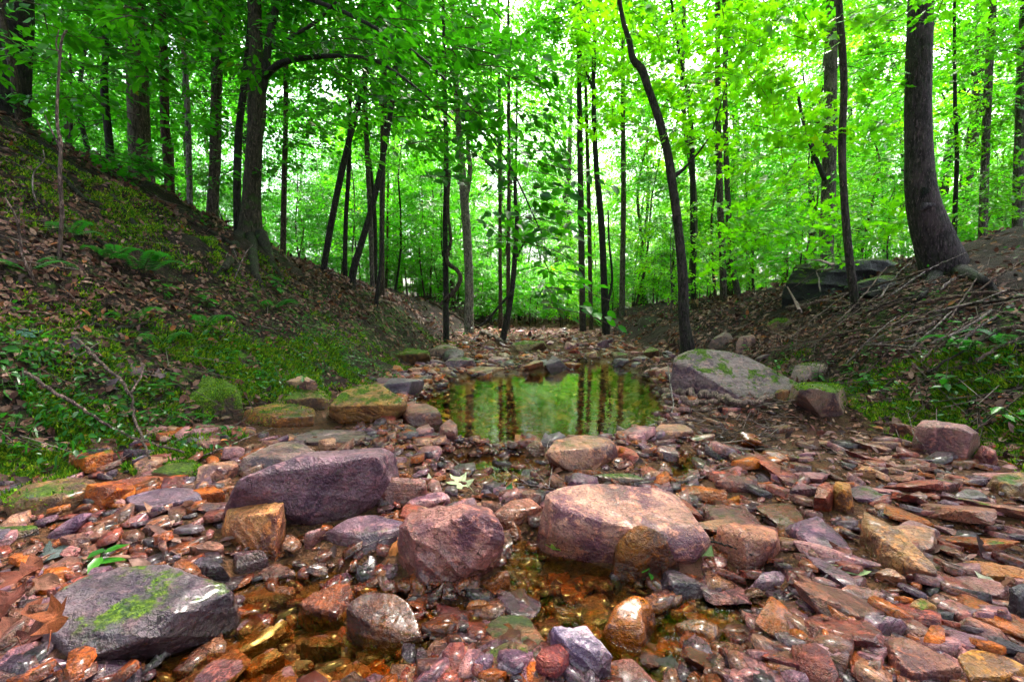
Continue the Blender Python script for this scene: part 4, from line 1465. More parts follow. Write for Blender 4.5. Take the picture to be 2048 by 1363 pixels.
def foliage(key, blobs, leafkind, leaf, tint, cover=1.0, seed=1, length=.42, depth=.5, away=None, mat=None, flat=.3, name='foliage'):
    """leafy sprays of tree `key`: blobs are (px, py, Y, rx, ry) in photo pixels at distance Y"""
    o, P0 = HERO[key]
    r = np.random.default_rng(seed)
    geos = []
    per = 16
    for k, (px, py, Y, rx, ry) in enumerate(blobs):
        area = math.pi * rx * ry * (Y / F_PX) ** 2
        n = max(3, int(cover * area / (leaf ** 2 * .24 * per)))
        a, q = r.uniform(0, 6.28, n), np.sqrt(r.random(n))
        X = [at_y(px + rx * qq * math.cos(aa), py + ry * qq * math.sin(aa), Y + depth * r.normal(0, .5)) for aa, qq in zip(a, q)]
        P = np.array(X)
        az = r.uniform(0, 6.28, n) if away is None else r.normal(away, .8, n)
        D = np.stack([np.cos(az), np.sin(az), r.normal(-.08, .18, n)], 1)
        geos.append(sprays_geo(P - D * length * .5, D, per, length, leaf, leafkind, seed * 77 + k, .25, flat))
    geos = [(lv - P0[0], lf, lc, tv - P0[0], tf) for lv, lf, lc, tv, tf in geos]
    link(name, foliage_mesh(name, geos, mat), o, color=(*tint, 1))


# left bank, standing on the crest
tree('edge_left', 'very dark thick trunk at the top left edge', [(18, 262, 66), (22, 150, 58), (30, 0, 54)], 5.6, B_DARK, .3, crown='tall', tint=G_DEEP, cs=.8)
tree('vine_left', 'thin pale trunk leaning against the dark trunk at the left edge', [(42, 240, 16), (26, 140, 13), (5, 40, 12), (-8, -20, 11)], 5.3, B_BROWN, .1, crown=None, ext=3)
tree('crest_a', 'slender dark trunk with forked top left of the thick columnar trunk', [(222, 335, 17), (218, 280, 13), (208, 170, 12), (212, 90, 10), (200, 0, 9)], 7.0, B_DARK, .3, ext=4, crown='slim', tint=G_DEEP)
tree('column', 'thick straight columnar trunk with ribbed grey brown bark, left', [(284, 372, 40), (280, 300, 37), (276, 200, 35), (273, 100, 34), (270, 0, 33)], 7.4, (.19, .15, .115), .3, ext=8, crown='tall', tint=G_DEEP, sides=20, bump=.05)
tree('twisted', 'twisted reddish trunk wrapped by a vine right of the columnar trunk', [(340, 398, 16), (336, 300, 18), (330, 250, 15), (328, 120, 15), (322, 0, 13)], 7.8, B_RED, .1, ext=6, crown='slim', tint=G_DEEP)
tree('white_stem', 'pale whitish thin straight trunk on the left bank', [(380, 412, 11), (378, 320, 10), (374, 200, 10), (365, 60, 9), (361, 0, 9)], 8.2, (.42, .36, .37), .0, ext=6, crown='slim', tint=G_MID, bump=.03)
tree('mid_grey', 'grey brown trunk with mossy patches between pale stem and forked tree', [(424, 430, 21), (430, 330, 20), (432, 220, 19), (436, 110, 17), (442, 0, 16)], 8.0, (.15, .115, .10), .25, ext=7, crown='tall', tint=G_DEEP)
tree('side_stem', 'curved dark stem hugging the left side of the forked tree', [(476, 470, 15), (474, 380, 14), (478, 260, 13), (490, 160, 13), (500, 60, 11), (502, 0, 10)], 6.5, B_DARK, .3, ext=5, crown='slim', tint=G_DEEP)
tree('forked', 'large forked tree with flared mossy roots at the end of the left bank',
     [(502, 505, 62), (500, 470, 44), (503, 400, 31), (508, 300, 29), (514, 215, 31), (512, 120, 26), (508, 0, 24)], 6.2, (.085, .066, .05), .55, ext=7, crown='tall', tint=G_DEEP, sides=20, bump=.12, cs=.85)
branch('forked', [(516, 225, 17), (530, 150, 15), (540, 70, 13), (562, -20, 12)], 6.2)
branch('forked', [(528, 155, 13), (560, 128, 12), (610, 116, 10), (690, 112, 8), (760, 126, 6), (850, 190, 4), (960, 290, 3)], 6.2, dY=-2.2, n=40)
branch('forked', [(545, 95, 9), (590, 70, 7), (630, 45, 6), (672, 5, 5)], 6.1, dY=-1.0)
branch('forked', [(560, -20, 9), (700, 30, 7), (860, 130, 5), (1000, 300, 4), (1090, 480, 2)], 5.6, dY=-1.8, n=40)
for pth in ([(480, 490, 22), (458, 515, 12), (440, 535, 6), (415, 550, 2)], [(522, 490, 24), (548, 530, 14), (585, 570, 9), (625, 604, 2)], [(502, 495, 22), (508, 530, 13), (522, 560, 7), (530, 590, 2)]):
    o_, P0_ = TRUNK['forked'], HERO['forked'][1]
    PP = []
    for a, b, w in pth:
        g = at_ground(a, b + 8)
        PP.append(g + np.array([0, 0, .0]))
    PP[-1][2] -= .03
    PP[0] = at_y(pth[0][0], pth[0][1] - 22, 6.1)
    V_, Fl_ = tubes_join([tube(np.array(PP) - P0_[0], [w / F_PX * 6 / 2 for _, _, w in pth], 10, 16, .1, 7, 5)])
    link('root', mesh_np('root', V_, Fl_, [M_BARK], True), o_, color=(.045, .035, .028, .8))
tree('behind_fork', 'straight thin trunk just right of the forked tree', [(566, 522, 11), (568, 380, 10), (572, 200, 9), (570, 60, 9)], 9.5, B_BROWN, .2, crown='slim', tint=G_MID)
tree('lean_a', 'slim dark trunk leaning right, first on the far left ridge', [(648, 535, 13), (662, 450, 12), (682, 350, 12), (702, 265, 11), (722, 190, 10), (745, 90, 9), (765, 0, 8)], 8.4, B_DARK, .2, ext=4, crown='slim', tint=G_MID)
tree('lean_b', 'slim dark trunk leaning right, nearer the stream, thicker at its foot', [(706, 545, 14), (728, 470, 12), (750, 390, 11), (772, 280, 10), (786, 190, 9), (794, 90, 8)], 7.8, B_DARK, .2, ext=4, crown='slim', tint=G_MID)
tree('upright_a', 'thin upright dark trunk crossing behind the two leaning ones', [(690, 532, 9), (692, 430, 8), (698, 330, 8), (700, 150, 7)], 9.6, B_DARK, .1, crown='slim', tint=G_MID)
tree('upright_b', 'straight brown trunk just right of the leaning ones', [(764, 560, 11), (764, 430, 10), (766, 300, 11), (768, 150, 10), (770, 30, 9)], 9.0, B_BROWN, .2, crown='slim', tint=G_MID)
tree('upright_c', 'thin mottled trunk between the two leaning dark trunks', [(744, 545, 9), (740, 420, 9), (734, 300, 9), (730, 150, 8)], 10.5, B_GREY, .2, crown='slim', tint=G_MID)
tree('bank_sapling', 'thin dark sapling rooted low on the left slope above the stream', [(752, 610, 9), (758, 560, 7), (764, 500, 6), (762, 420, 5), (768, 330, 4)], 7.2, B_DARK, .1, ext=2, crown=None, sides=8)
tree('vine_tree', 'dark trunk with a thick S-curved vine beside it, left of centre', [(892, 625, 12), (892, 560, 11), (890, 450, 10), (893, 330, 9), (890, 200, 8)], 9.2, B_DARK, .2, crown='slim', tint=G_MID)
branch('vine_tree', [(890, 600, 8), (912, 578, 9), (921, 556, 9), (914, 540, 8), (898, 528, 8), (894, 510, 7), (902, 480, 6), (896, 420, 6), (900, 340, 5)], 9.1, B_BROWN, n=60)
tree('grey_fork', 'smooth pale grey tree forking high, in the centre distance', [(938, 632, 18), (938, 560, 17), (934, 470, 17), (928, 390, 17), (921, 300, 14), (915, 220, 12)], 11.5, (.34, .29, .27), .1, ext=6, crown='slim', tint=G_MID, bump=.03)
branch('grey_fork', [(932, 400, 10), (940, 340, 9), (936, 280, 8), (950, 180, 6)], 11.5, (.34, .29, .27))
tree('pair_a', 'left one of two thin parallel trunks in the centre distance', [(1001, 600, 8), (1000, 480, 7), (1000, 330, 7), (998, 150, 6)], 13, B_BROWN, .1, crown='slim', tint=G_LIGHT)
tree('pair_b', 'right one of two thin parallel trunks in the centre distance', [(1016, 610, 8), (1017, 480, 8), (1018, 330, 7), (1017, 150, 6)], 12.5, B_BROWN, .1, crown='slim', tint=G_LIGHT)
tree('stream_sapling', 'dark leaning sapling rooted at the stream edge in the centre', [(1006, 676, 13), (1016, 630, 11), (1024, 580, 10), (1030, 510, 10), (1034, 440, 8), (1030, 390, 7), (1032, 320, 5)], 9.6, B_DARK, .1, ext=2, crown=None)
branch('stream_sapling', [(1024, 585, 5), (1000, 610, 5), (975, 640, 4), (955, 655, 3)], 9.5)
branch('stream_sapling', [(1030, 520, 4), (1052, 480, 3), (1080, 450, 2)], 9.6)
tree('mid_dark', 'dark straight trunk right of the gap in the centre distance', [(1166, 662, 14), (1164, 560, 12), (1162, 430, 12), (1160, 300, 11), (1158, 150, 10)], 12.5, (.075, .06, .055), .1, crown='slim', tint=G_LIGHT)
tree('mid_thin', 'very thin trunk between the two dark trunks right of centre', [(1182, 655, 9), (1180, 540, 8), (1177, 380, 8), (1172, 200, 6)], 13.5, B_BROWN, .1, crown='slim', tint=G_LIGHT)
tree('mid_black', 'black trunk bending left as it rises, right of centre', [(1212, 656, 16), (1208, 560, 14), (1203, 450, 13), (1194, 350, 11), (1188, 240, 9), (1188, 120, 8), (1192, 0, 6)], 11.0, (.032, .026, .028), .1, crown='slim', tint=G_LIGHT)
branch('mid_black', [(1190, 190, 6), (1165, 120, 4), (1150, 60, 3), (1172, -10, 2)], 11.0)
branch('mid_black', [(1212, 620, 6), (1224, 560, 5), (1218, 480, 4), (1216, 420, 3)], 11.0)
tree('mid_grey_r', 'grey trunk right of the black bending one', [(1244, 645, 12), (1245, 540, 11), (1247, 400, 10), (1246, 200, 9)], 13.5, B_GREY, .1, crown='slim', tint=G_LIGHT)
tree('lean_main', 'knobbly dark tree leaning left over the stream from behind the boulder',
     [(1376, 700, 30), (1368, 640, 20), (1366, 560, 19), (1357, 460, 18), (1344, 362, 17), (1336, 310, 15), (1320, 245, 15), (1296, 175, 14), (1284, 140, 15), (1266, 118, 12), (1258, 80, 10), (1242, 20, 8)], 5.4, (.06, .045, .045), .1, ext=2.5, crown='under', tint=G_YEL, bump=.10, zc=3.2)
branch('lean_main', [(1345, 355, 10), (1375, 330, 5), (1420, 270, 3), (1450, 180, 2)], 5.4)
tree('right_thin', 'thin straight trunk just behind the knobbly leaning tree', [(1387, 640, 11), (1386, 500, 10), (1384, 300, 10), (1376, 190, 8), (1362, 130, 6)], 10.5, B_DARK, .1, crown='slim', tint=G_YEL)
tree('right_double_a', 'left stem of a double trunk in the bright woods right of centre', [(1446, 640, 14), (1446, 540, 13), (1440, 400, 12), (1436, 200, 11)], 10.0, (.13, .095, .085), .1, crown='slim', tint=G_YEL)
tree('right_double_b', 'right stem of a double trunk in the bright woods right of centre', [(1482, 640, 16), (1474, 580, 12), (1464, 520, 11), (1455, 380, 10), (1450, 200, 9)], 9.5, (.10, .078, .07), .1, crown=None)
tree('right_grey', 'stout grey trunk standing behind the branches on the right bank', [(1646, 612, 32), (1648, 560, 28), (1653, 480, 27), (1657, 380, 25), (1660, 240, 23), (1662, 100, 21), (1664, 0, 20)], 8.2, (.17, .14, .125), .25, ext=7, crown='tall', tint=G_LIGHT, cs=.8)
branch('right_grey', [(1650, 360, 9), (1625, 300, 8), (1606, 240, 7), (1595, 190, 5), (1580, 170, 3)], 8.1)
tree('right_pole', 'slim dark pole of a tree rising from the debris on the right bank', [(1716, 655, 19), (1708, 590, 16), (1698, 510, 15), (1690, 420, 13), (1684, 300, 13), (1688, 180, 12), (1684, 90, 13), (1678, 0, 12)], 4.7, (.075, .055, .05), .15, ext=3, crown='slim', tint=G_LIGHT, zc=.2)


def big_flare(t, a):
    return 1 + .35 * np.exp(-t * 16) * (1 + .5 * np.sin(a * 4 + .7)) - .0 * a


tree('big_right', 'big trunk with scaly purple bark and a knot hole, right side',
     [(1902, 572, 88), (1888, 535, 78), (1868, 480, 66), (1852, 430, 57), (1842, 380, 50), (1838, 320, 45), (1836, 230, 43), (1837, 130, 40), (1840, 40, 38), (1842, -30, 37)], 4.9, (.075, .053, .062), .05,
     ext=8, crown='tall', tint=G_LIGHT, sides=40, bump=.05, flare=big_flare, zc=2.6, cs=.9)
o_, P0_ = TRUNK['big_right'], HERO['big_right'][1]
kv, kf = rock_from_points(np.random.default_rng(4).normal(size=(20, 3)) * np.array([.5, .3, 1]), 4, 6, .15, 3, None, None, 0)
kc = at_y(1846, 385, 4.9 - .13)
link('knot_hole', mesh_np('knot_hole', kv * .035, kf, [M_BARK], True), o_, loc=kc - P0_[0], color=(.006, .005, .005, 0))
kc = at_y(1848, 412, 4.9 - .145)
link('bark_scar', mesh_np('bark_scar', kv * np.array([.085, .05, .022]), kf, [M_BARK], True), o_, loc=kc - P0_[0], color=(.10, .08, .10, 0))
for pth in ([(1872, 560, 26), (1850, 590, 8), (1830, 615, 4), (1812, 640, 2)], [(1918, 552, 30), (1950, 560, 13), (1985, 585, 8), (2015, 615, 2)]):
    PP = [at_y(pth[0][0], pth[0][1] - 10, 4.85)] + [at_ground(a, b) + np.array([0, 0, .03]) for a, b, w in pth[1:]]
    PP[-1][2] -= .06
    V_, Fl_ = tubes_join([tube(np.array(PP) - P0_[0], [w / F_PX * 4.8 / 2 for _, _, w in pth], 12, 18, .12, 7, 9)])
    link('root', mesh_np('root', V_, Fl_, [M_BARK], True), o_, color=(.035, .026, .028, .15))
tree('right_far_pale', 'mottled pale trunk right of the big scaly trunk', [(1964, 545, 16), (1966, 460, 14), (1970, 330, 13), (1976, 180, 13), (1984, 40, 12)], 8.6, (.20, .16, .155), .1, crown='slim', tint=G_MID)
tree('right_thin_b', 'thin dark stem close behind the big scaly trunk', [(1908, 500, 9), (1910, 420, 8), (1914, 300, 7), (1910, 200, 6)], 9.0, B_DARK, .1, crown='slim', tint=G_MID)
tree('right_edge', 'grey trunk at the right edge of the picture', [(2034, 520, 18), (2036, 420, 17), (2040, 280, 16), (2046, 100, 15)], 8.4, B_GREY, .2, crown='tall', tint=G_MID, cs=.8)

# foliage hanging into view
foliage('forked', [(600, 60, 5.3, 70, 60), (700, 90, 4.8, 90, 70), (800, 170, 4.3, 100, 80), (890, 250, 4.0, 100, 70), (980, 330, 3.8, 90, 70), (1050, 420, 3.7, 80, 70), (1100, 510, 3.7, 60, 70), (1140, 590, 3.7, 40, 60),
                   (860, 60, 4.3, 120, 60), (1000, 110, 4.1, 110, 80), (1070, 230, 3.9, 70, 90), (940, 200, 4.1, 90, 80), (1110, 380, 3.8, 50, 70)], 'ovate', .105, (.30, .55, .40), 1.15, 3, .45, .35, -.5)
foliage('forked', [(620, 200, 5.6, 70, 60), (560, 300, 6.0, 40, 60), (700, 230, 5.2, 80, 50), (790, 290, 4.9, 60, 50)], 'ovate', .095, (.55, .8, .55), .7, 5, .4, .35, -.5)
foliage('edge_left', [(40, 40, 3.8, 90, 50), (150, 60, 4.2, 90, 60), (270, 40, 4.6, 100, 50), (60, 130, 4.3, 80, 50), (180, 160, 4.8, 90, 50), (300, 130, 5.2, 80, 50), (100, 230, 5.2, 80, 30)], 'ovate', .10, (.6, .85, .62), .8, 7, .42, .4)
foliage('side_stem', [(400, 60, 5.6, 80, 60), (470, 130, 5.8, 60, 60), (380, 150, 6.4, 60, 50), (440, 230, 6.4, 50, 50)], 'ovate', .10, (.6, .85, .62), .75, 9, .42, .4)
foliage('lean_main', [(1200, 80, 6.0, 90, 80), (1290, 60, 5.6, 80, 60), (1330, 150, 5.6, 60, 60), (1250, 230, 6.4, 70, 70), (1400, 200, 5.8, 60, 60)], 'maple', .10, (2.0, 1.6, .6), .8, 11, .42, .4)
foliage('right_pole', [(1430, 70, 5.4, 100, 70), (1540, 60, 5.2, 90, 70), (1480, 170, 5.4, 100, 60), (1590, 160, 5.0, 90, 70), (1420, 260, 5.6, 80, 45), (1530, 270, 5.4, 90, 45), (1640, 250, 5.0, 60, 60), (1660, 60, 4.8, 80, 60), (1460, 330, 5.8, 70, 30), (1590, 350, 5.6, 70, 30)], 'maple', .10, (2.1, 1.62, .6), .8, 13, .42, .4)
foliage('big_right', [(1760, 110, 5.3, 50, 80), (1750, 230, 5.6, 50, 60), (1900, 10, 4.3, 130, 26), (1770, 20, 4.5, 60, 40), (1970, 110, 7.5, 60, 60), (2020, 60, 6.4, 60, 60), (1760, 330, 6.4, 40, 40)], 'maple', .08, (.95, 1.05, .7), .8, 15, .4, .4)
foliage('right_far_pale', [(1970, 250, 8.5, 70, 70), (2020, 350, 8, 50, 70), (1970, 420, 8, 60, 40)], 'ovate', .08, (1.1, 1.05, .7), .8, 16, .4, .5)
foliage('right_grey', [(1500, 430, 6.8, 80, 40), (1570, 470, 6.4, 80, 36), (1650, 430, 6.4, 70, 36), (1730, 460, 6.0, 80, 36), (1790, 430, 5.8, 50, 36), (1530, 520, 6.6, 70, 30), (1640, 500, 6.2, 60, 30), (1450, 500, 7.2, 60, 40)], 'maple', .095, (1.6, 1.45, .7), .85, 17, .42, .5)

# ------------------------------------------------------------------ the woods behind
frng = np.random.default_rng(77)
placed = [(P[0][0], P[0][1]) for _, P in HERO.values()]
GROUPS = {'tall': 'tall trees of the background woods', 'slim': 'slim trees of the background woods', 'under': 'understory saplings', 'shrub': 'shrubs on the forest floor'}


ANCHOR = {'column': 'the ribbed columnar trunk', 'white_stem': 'the pale whitish stem', 'forked': 'the large forked tree', 'lean_b': 'the two leaning trunks', 'vine_tree': 'the S-curved vine',
          'grey_fork': 'the smooth grey forking tree', 'pair_b': 'the two parallel thin trunks', 'mid_dark': 'the dark straight trunk', 'mid_black': 'the black bending trunk', 'lean_main': 'the knobbly leaning tree',
          'right_double_a': 'the double trunk', 'right_grey': 'the stout grey trunk', 'right_pole': 'the slim dark pole tree', 'big_right': 'the big scaly trunk', 'right_far_pale': 'the mottled pale trunk', 'edge_left': 'the thick trunk at the left edge'}
APX = {k: to_px(HERO[k][1][1])[0] for k in ANCHOR}
KIND_WORD = {'tall': 'tall canopy tree', 'slim': 'slim forest tree', 'under': 'layered understory sapling', 'shrub': 'low leafy shrub'}
NUM = ['nearest', 'second', 'third', 'fourth', 'fifth', 'sixth', 'seventh', 'eighth', 'ninth', 'tenth', 'eleventh', 'twelfth', 'thirteenth', 'fourteenth', 'fifteenth', 'sixteenth', 'seventeenth', 'eighteenth', 'nineteenth', 'twentieth', 'twenty-first', 'twenty-second', 'twenty-third', 'twenty-fourth', 'twenty-fifth', 'twenty-sixth', 'twenty-seventh', 'twenty-eighth']
WOODS = []


def scatter(kind, n, ymin, ymax, gap, xlim=None, power=1.0):
    c = t = 0
    while c < n and t < n * 40:
        t += 1
        y = ymin + (ymax - ymin) * frng.random() ** power
        lim = 1.18 * y + 2.5
        x = frng.uniform(-lim, lim)
        if xlim and not (xlim[0] < x < xlim[1]):
            continue
        fl, fr_ = float(foot_l(y)), float(foot_r(y))
        m = .8 if kind in ('under', 'shrub') else 1.6
        if y < (14.5 if kind == 'shrub' else 19) and fl - m * .6 < x < fr_ + m:
            continue
        if y < 9 and (x > -4.5 and x < 4.5):
            continue
        if any((x - a) ** 2 + (y - b) ** 2 < gap * gap for a, b in placed):
            continue
        placed.append((x, y))
        px = CX + F_PX * x / y
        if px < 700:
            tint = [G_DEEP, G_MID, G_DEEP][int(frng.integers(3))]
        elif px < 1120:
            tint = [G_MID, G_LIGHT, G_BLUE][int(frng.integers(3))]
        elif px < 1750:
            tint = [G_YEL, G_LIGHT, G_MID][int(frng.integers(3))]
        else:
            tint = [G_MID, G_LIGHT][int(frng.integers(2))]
        bark = [B_DARK, B_BROWN, B_GREY, B_BROWN][int(frng.integers(4))]
        o = forest_tree(kind, x, y, None, GROUPS[kind], frng, tint, bark, name='shrub' if kind == 'shrub' else 'tree')
        key = min(APX, key=lambda k: abs(APX[k] - px))
        WOODS.append((o, kind, key, 'back left of' if px < APX[key] else 'back right of', y))
        c += 1


scatter('tall', 54, 13, 58, 2.2)
scatter('tall', 7, 22, 42, 1.5, (-2, 11))
scatter('slim', 92, 9, 46, 1.3)
scatter('under', 70, 8, 30, 1.0)
scatter('under', 55, 12, 30, .9, (-7, 14))
scatter('under', 34, 17, 36, 1.0, (-16, 10))
scatter('shrub', 90, 7.5, 24, .7)
scatter('shrub', 80, 13, 26, .6, (-5, 12))
scatter('shrub', 45, 14.5, 19, .5, (-4, 7))
# unseen trees added around the viewpoint to keep light to the gap overhead
brng = np.random.default_rng(5)
SHADE_TREES = [(-6.5, -1.5), (-5.5, -5), (-8.5, 1.5), (-3.5, -8), (0, -10), (3.5, -8.5), (6, -5), (6.8, -1.2), (8.5, 2), (-9.5, -4), (9.5, -4.5), (-2, -6.5), (2.5, -6), (-6, -9), (6, -9.5), (-4.6, -2.6), (4.9, -3), (-7.6, 4.2), (7.8, 5), (0, -14), (-4.2, -5.2), (4, -5.6)]
for i, (x, y) in enumerate(SHADE_TREES):
    forest_tree('tall', x, y, ('added shade tree out of view on the left, ' if x < 0 else 'added shade tree out of view on the right, ') + NUM[i] + ' of those behind the viewer', 'added shade trees out of view', brng, G_MID, B_BROWN, .95)
wc = {}
for o, kind, key, side, y in sorted(WOODS, key=lambda t: t[4]):
    q = (kind, key, side)
    n = wc.get(q, 0)
    wc[q] = n + 1
    o['label'] = f"{NUM[min(n, 27)]} {KIND_WORD[kind]} {side} {ANCHOR[key]}"

# ------------------------------------------------------------------ things lying on the ground
from mathutils.bvhtree import BVHTree
_V, _F, _o = [], [], 0
for v_, f_ in HERO_GEO:
    _V.append(v_)
    _F.append(f_ + _o)
    _o += len(v_)
BVH = BVHTree.FromPolygons(np.concatenate(_V).tolist(), np.concatenate(_F).tolist())


def drop(px, py):
    """what the pixel looks at: a stone top or the ground; point and normal"""
    d = Vector(ray(px, py)).normalized()
    hit = BVH.ray_cast(Vector(CAM), d, 30)
    g = at_ground(px, py)
    if hit[0] is not None and (hit[0] - Vector(CAM)).length < np.linalg.norm(g - CAM):
        n = hit[1]
        return np.array(hit[0]), np.array(n if n.z > 0 else -n)
    e = .03
    n = np.array([gz1(g[0] - e, g[1]) - gz1(g[0] + e, g[1]), gz1(g[0], g[1] - e) - gz1(g[0], g[1] + e), 2 * e])
    return g, n / np.linalg.norm(n)


def floor_z(x, y):
    hit = BVH.ray_cast(Vector((x, y, 6)), Vector((0, 0, -1)), 12)
    z = gz1(x, y)
    return max(z, hit[0].z) if hit[0] is not None else z


# --- leaf litter
def bank_points(r, n, ymin, ymax, left, spread):
    y = np.exp(r.uniform(math.log(ymin), math.log(ymax), n))
    s = r.exponential(spread, n) * (.45 + .16 * y) - .05
    x = foot_l(y) - s if left else foot_r(y) + s
    return x, y


def ground_normals(x, y):
    e = .04
    n = np.stack([gz(x - e, y) - gz(x + e, y), gz(x, y - e) - gz(x, y + e), np.full(len(x), 2 * e)], 1)
    return unit(n)


LITTER_PAL = np.array([(.21, .085, .058), (.32, .155, .115), (.11, .042, .032), (.40, .22, .18), (.055, .025, .025), (.42, .14, .045), (.26, .125, .125), (.16, .055, .045)])


def litter(name, label, x, y, seed, lo, hi, dark=1.0, lift=.012, tilt=.5):
    r = np.random.default_rng(seed)
    n = len(x)
    nr = ground_normals(x, y)
    z = gz(x, y) + r.uniform(.002, lift, n)
    pos = np.stack([x, y, z], 1)
    nn = nr + r.normal(0, tilt, (n, 3))
    d = np.cross(nn, r.normal(size=(n, 3)))
    sz = r.uniform(lo, hi, n) * np.clip(y / 4.5, 1, 1.6)
    V, Fc, _ = leaves_geo(pos, d, nn, sz, 'ovate', r)
    c = LITTER_PAL[r.choice(len(LITTER_PAL), n, p=[.2, .19, .16, .12, .13, .03, .09, .08])] * r.uniform(.55, 1.25, (n, 1)) * dark
    o = link(name, mesh_np(name, V, Fc, [M_LITTER], False, np.repeat(c, 7, 0)))
    tag(o, label, 'leaf litter', kind='stuff')


lr = np.random.default_rng(3)
x_, y_ = bank_points(lr, 60000, 1.5, 12, True, 3.0)
keep = ((foot_l(y_) - x_ > .9) | (lr.random(len(x_)) < .35)) & (fbm(p3(x_ * 1.3, y_ * 1.3), 3, 91) > -.26)
litter('leaf_litter', 'brown fallen leaves carpeting the left slope', x_[keep], y_[keep], 31, .026, .066, .8)
x_, y_ = bank_points(lr, 40000, 1.8, 12, False, 2.6)
keep = ((x_ - foot_r(y_) > 1.1) | (y_ > 4.2) | (lr.random(len(x_)) < .6)) & (fbm(p3(x_ * 1.3, y_ * 1.3), 3, 92) > -.2)
x_, y_ = x_[keep], y_[keep]
litter('leaf_litter', 'brown fallen leaves carpeting the right bank', x_, y_, 32, .026, .066, .85)
y_ = np.exp(lr.uniform(math.log(1.0), math.log(12), 1700))
x_ = lr.uniform(foot_l(y_), foot_r(y_))
k_ = gz(x_, y_) > .015
litter('leaf_litter', 'scattered dead leaves among the stones of the stream bed', x_[k_], y_[k_], 33, .03, .065)
y_ = np.concatenate([lr.uniform(3.2, 11, 7000), lr.uniform(3.2, 11, 7000)])
x_ = np.concatenate([lr.uniform(-11.5, -3.5, 7000), lr.uniform(3.5, 12, 7000)])
litter('leaf_litter', 'dead leaves high on both banks under the trees', x_, y_, 36, .035, .08, .75)
y_ = lr.uniform(1.9, 5.5, 3200)
x_ = foot_r(y_) + lr.uniform(-.95, .7, 3200)
k_ = gz(x_, y_) > .02
litter('leaf_litter', 'reddish dead leaves drifted against the foot of the right bank', x_[k_], y_[k_], 35, .025, .06, 1.2)
y_ = lr.uniform(9, 34, 7000)
x_ = lr.uniform(-1, 1, 7000) * (y_ * .8 + 3)
litter('leaf_litter', 'dead leaves on the floor of the woods behind the stream', x_, y_, 34, .07, .14)

# --- small sticks in the litter
def stick_litter(name, label, x, y, seed, lo, hi):
    r = np.random.default_rng(seed)
    n = len(x)
    a = r.uniform(0, 6.28, n)
    L = r.uniform(lo, hi, n)
    A = np.stack([x, y, gz(x, y) + .012], 1)
    x2, y2 = x + np.cos(a) * L, y + np.sin(a) * L
    B = np.stack([x2, y2, np.maximum(gz(x2, y2) + .012, A[:, 2] - .1) + r.exponential(.02, n)], 1)
    w = r.uniform(.0016, .0045, n)
    V, Fc = twig_geo(A, B, w, w * .6)
    c = np.array([(.10, .065, .06), (.05, .033, .03), (.2, .145, .135)])[r.integers(0, 3, n)]
    o = link(name, mesh_np(name, V, Fc, [M_TWIG], False, np.repeat(c, 6, 0)))
    tag(o, label, 'twigs', kind='stuff')


x_, y_ = bank_points(lr, 500, 1.8, 10, True, 1.6)
stick_litter('twig_litter', 'small dead twigs strewn over the left slope', x_, y_, 41, .06, .35)
x_, y_ = bank_points(lr, 900, 2.2, 9, False, .9)
stick_litter('twig_litter', 'small dead twigs strewn over the right bank', x_, y_, 42, .08, .5)
t_ = lr.random(150)
tw = np.array([at_z(1320 + 250 * a, lr.uniform(812, 868) + 12 * a, .06) for a in t_])
stick_litter('twig_litter', 'dark tangle of rootlets at the waterline under the great boulder', tw[:, 0], tw[:, 1], 43, .08, .3)


# --- moss fronds and creeping ground cover
def moss_blades(name, label, x, y, z, nr, seed, lo, hi, pal):
    r = np.random.default_rng(seed)
    n = len(x)
    A = np.stack([x, y, z - .003], 1)
    up = unit(nr + r.normal(0, .55, (n, 3)))
    h = r.uniform(lo, hi, n)[:, None]
    s = unit(np.cross(up, r.normal(size=(n, 3))))
    V = np.stack([A - s * h * .22, A + s * h * .22, A + up * h + s * h * .1], 1).reshape(-1, 3)
    Fc = np.arange(n * 3).reshape(-1, 3)
    c = np.array(pal)[r.integers(0, len(pal), n)] * r.uniform(.6, 1.3, (n, 1))
    o = link(name, mesh_np(name, V, Fc, [M_MOSS], False, np.repeat(c, 3, 0)))
    tag(o, label, 'moss', kind='stuff')


MOSS_PAL = [(.10, .28, .012), (.20, .40, .015), (.04, .13, .01), (.32, .42, .02)]


def moss_patch(r, px, py, rad, n):
    g = at_ground(px, py)
    n = int(n * 1.7)
    a, q = r.uniform(0, 6.28, n), np.sqrt(r.random(n)) * rad
    x, y = g[0] + np.cos(a) * q, g[1] + np.sin(a) * q
    keep = fbm(p3(x * 5, y * 5), 3, 77) > -.12
    return x[keep], y[keep]


mr = np.random.default_rng(12)
XL, YL = [], []
for px, py, rad, n in ((60, 900, .35, 4500), (180, 890, .3, 4200), (110, 950, .24, 3000), (235, 925, .2, 2200), (20, 940, .2, 1500), (400, 880, .2, 1500), (330, 745, .3, 2500), (430, 735, .3, 2500), (560, 760, .35, 4200), (680, 745, .4, 4500), (620, 710, .35, 1800), (500, 730, .3, 2000), (420, 905, .14, 900), (330, 690, .2, 900),
                       (150, 620, .25, 900), (40, 680, .25, 900), (200, 430, .5, 2600), (330, 470, .5, 2600), (260, 400, .6, 2600), (420, 490, .4, 1500), (90, 330, .5, 1800), (160, 370, .5, 1800), (60, 420, .4, 1500), (560, 560, .3, 900), (470, 540, .3, 900), (480, 700, .3, 1200), (760, 715, .4, 1400), (880, 690, .5, 900), (700, 690, .4, 900)):
    a_, b_ = moss_patch(mr, px, py, rad, n)
    XL.append(a_)
    YL.append(b_)
x_, y_ = np.concatenate(XL), np.concatenate(YL)
moss_blades('moss', 'green moss creeping over the foot of the left bank', x_, y_, gz(x_, y_), ground_normals(x_, y_), 51, .014, .042, MOSS_PAL)
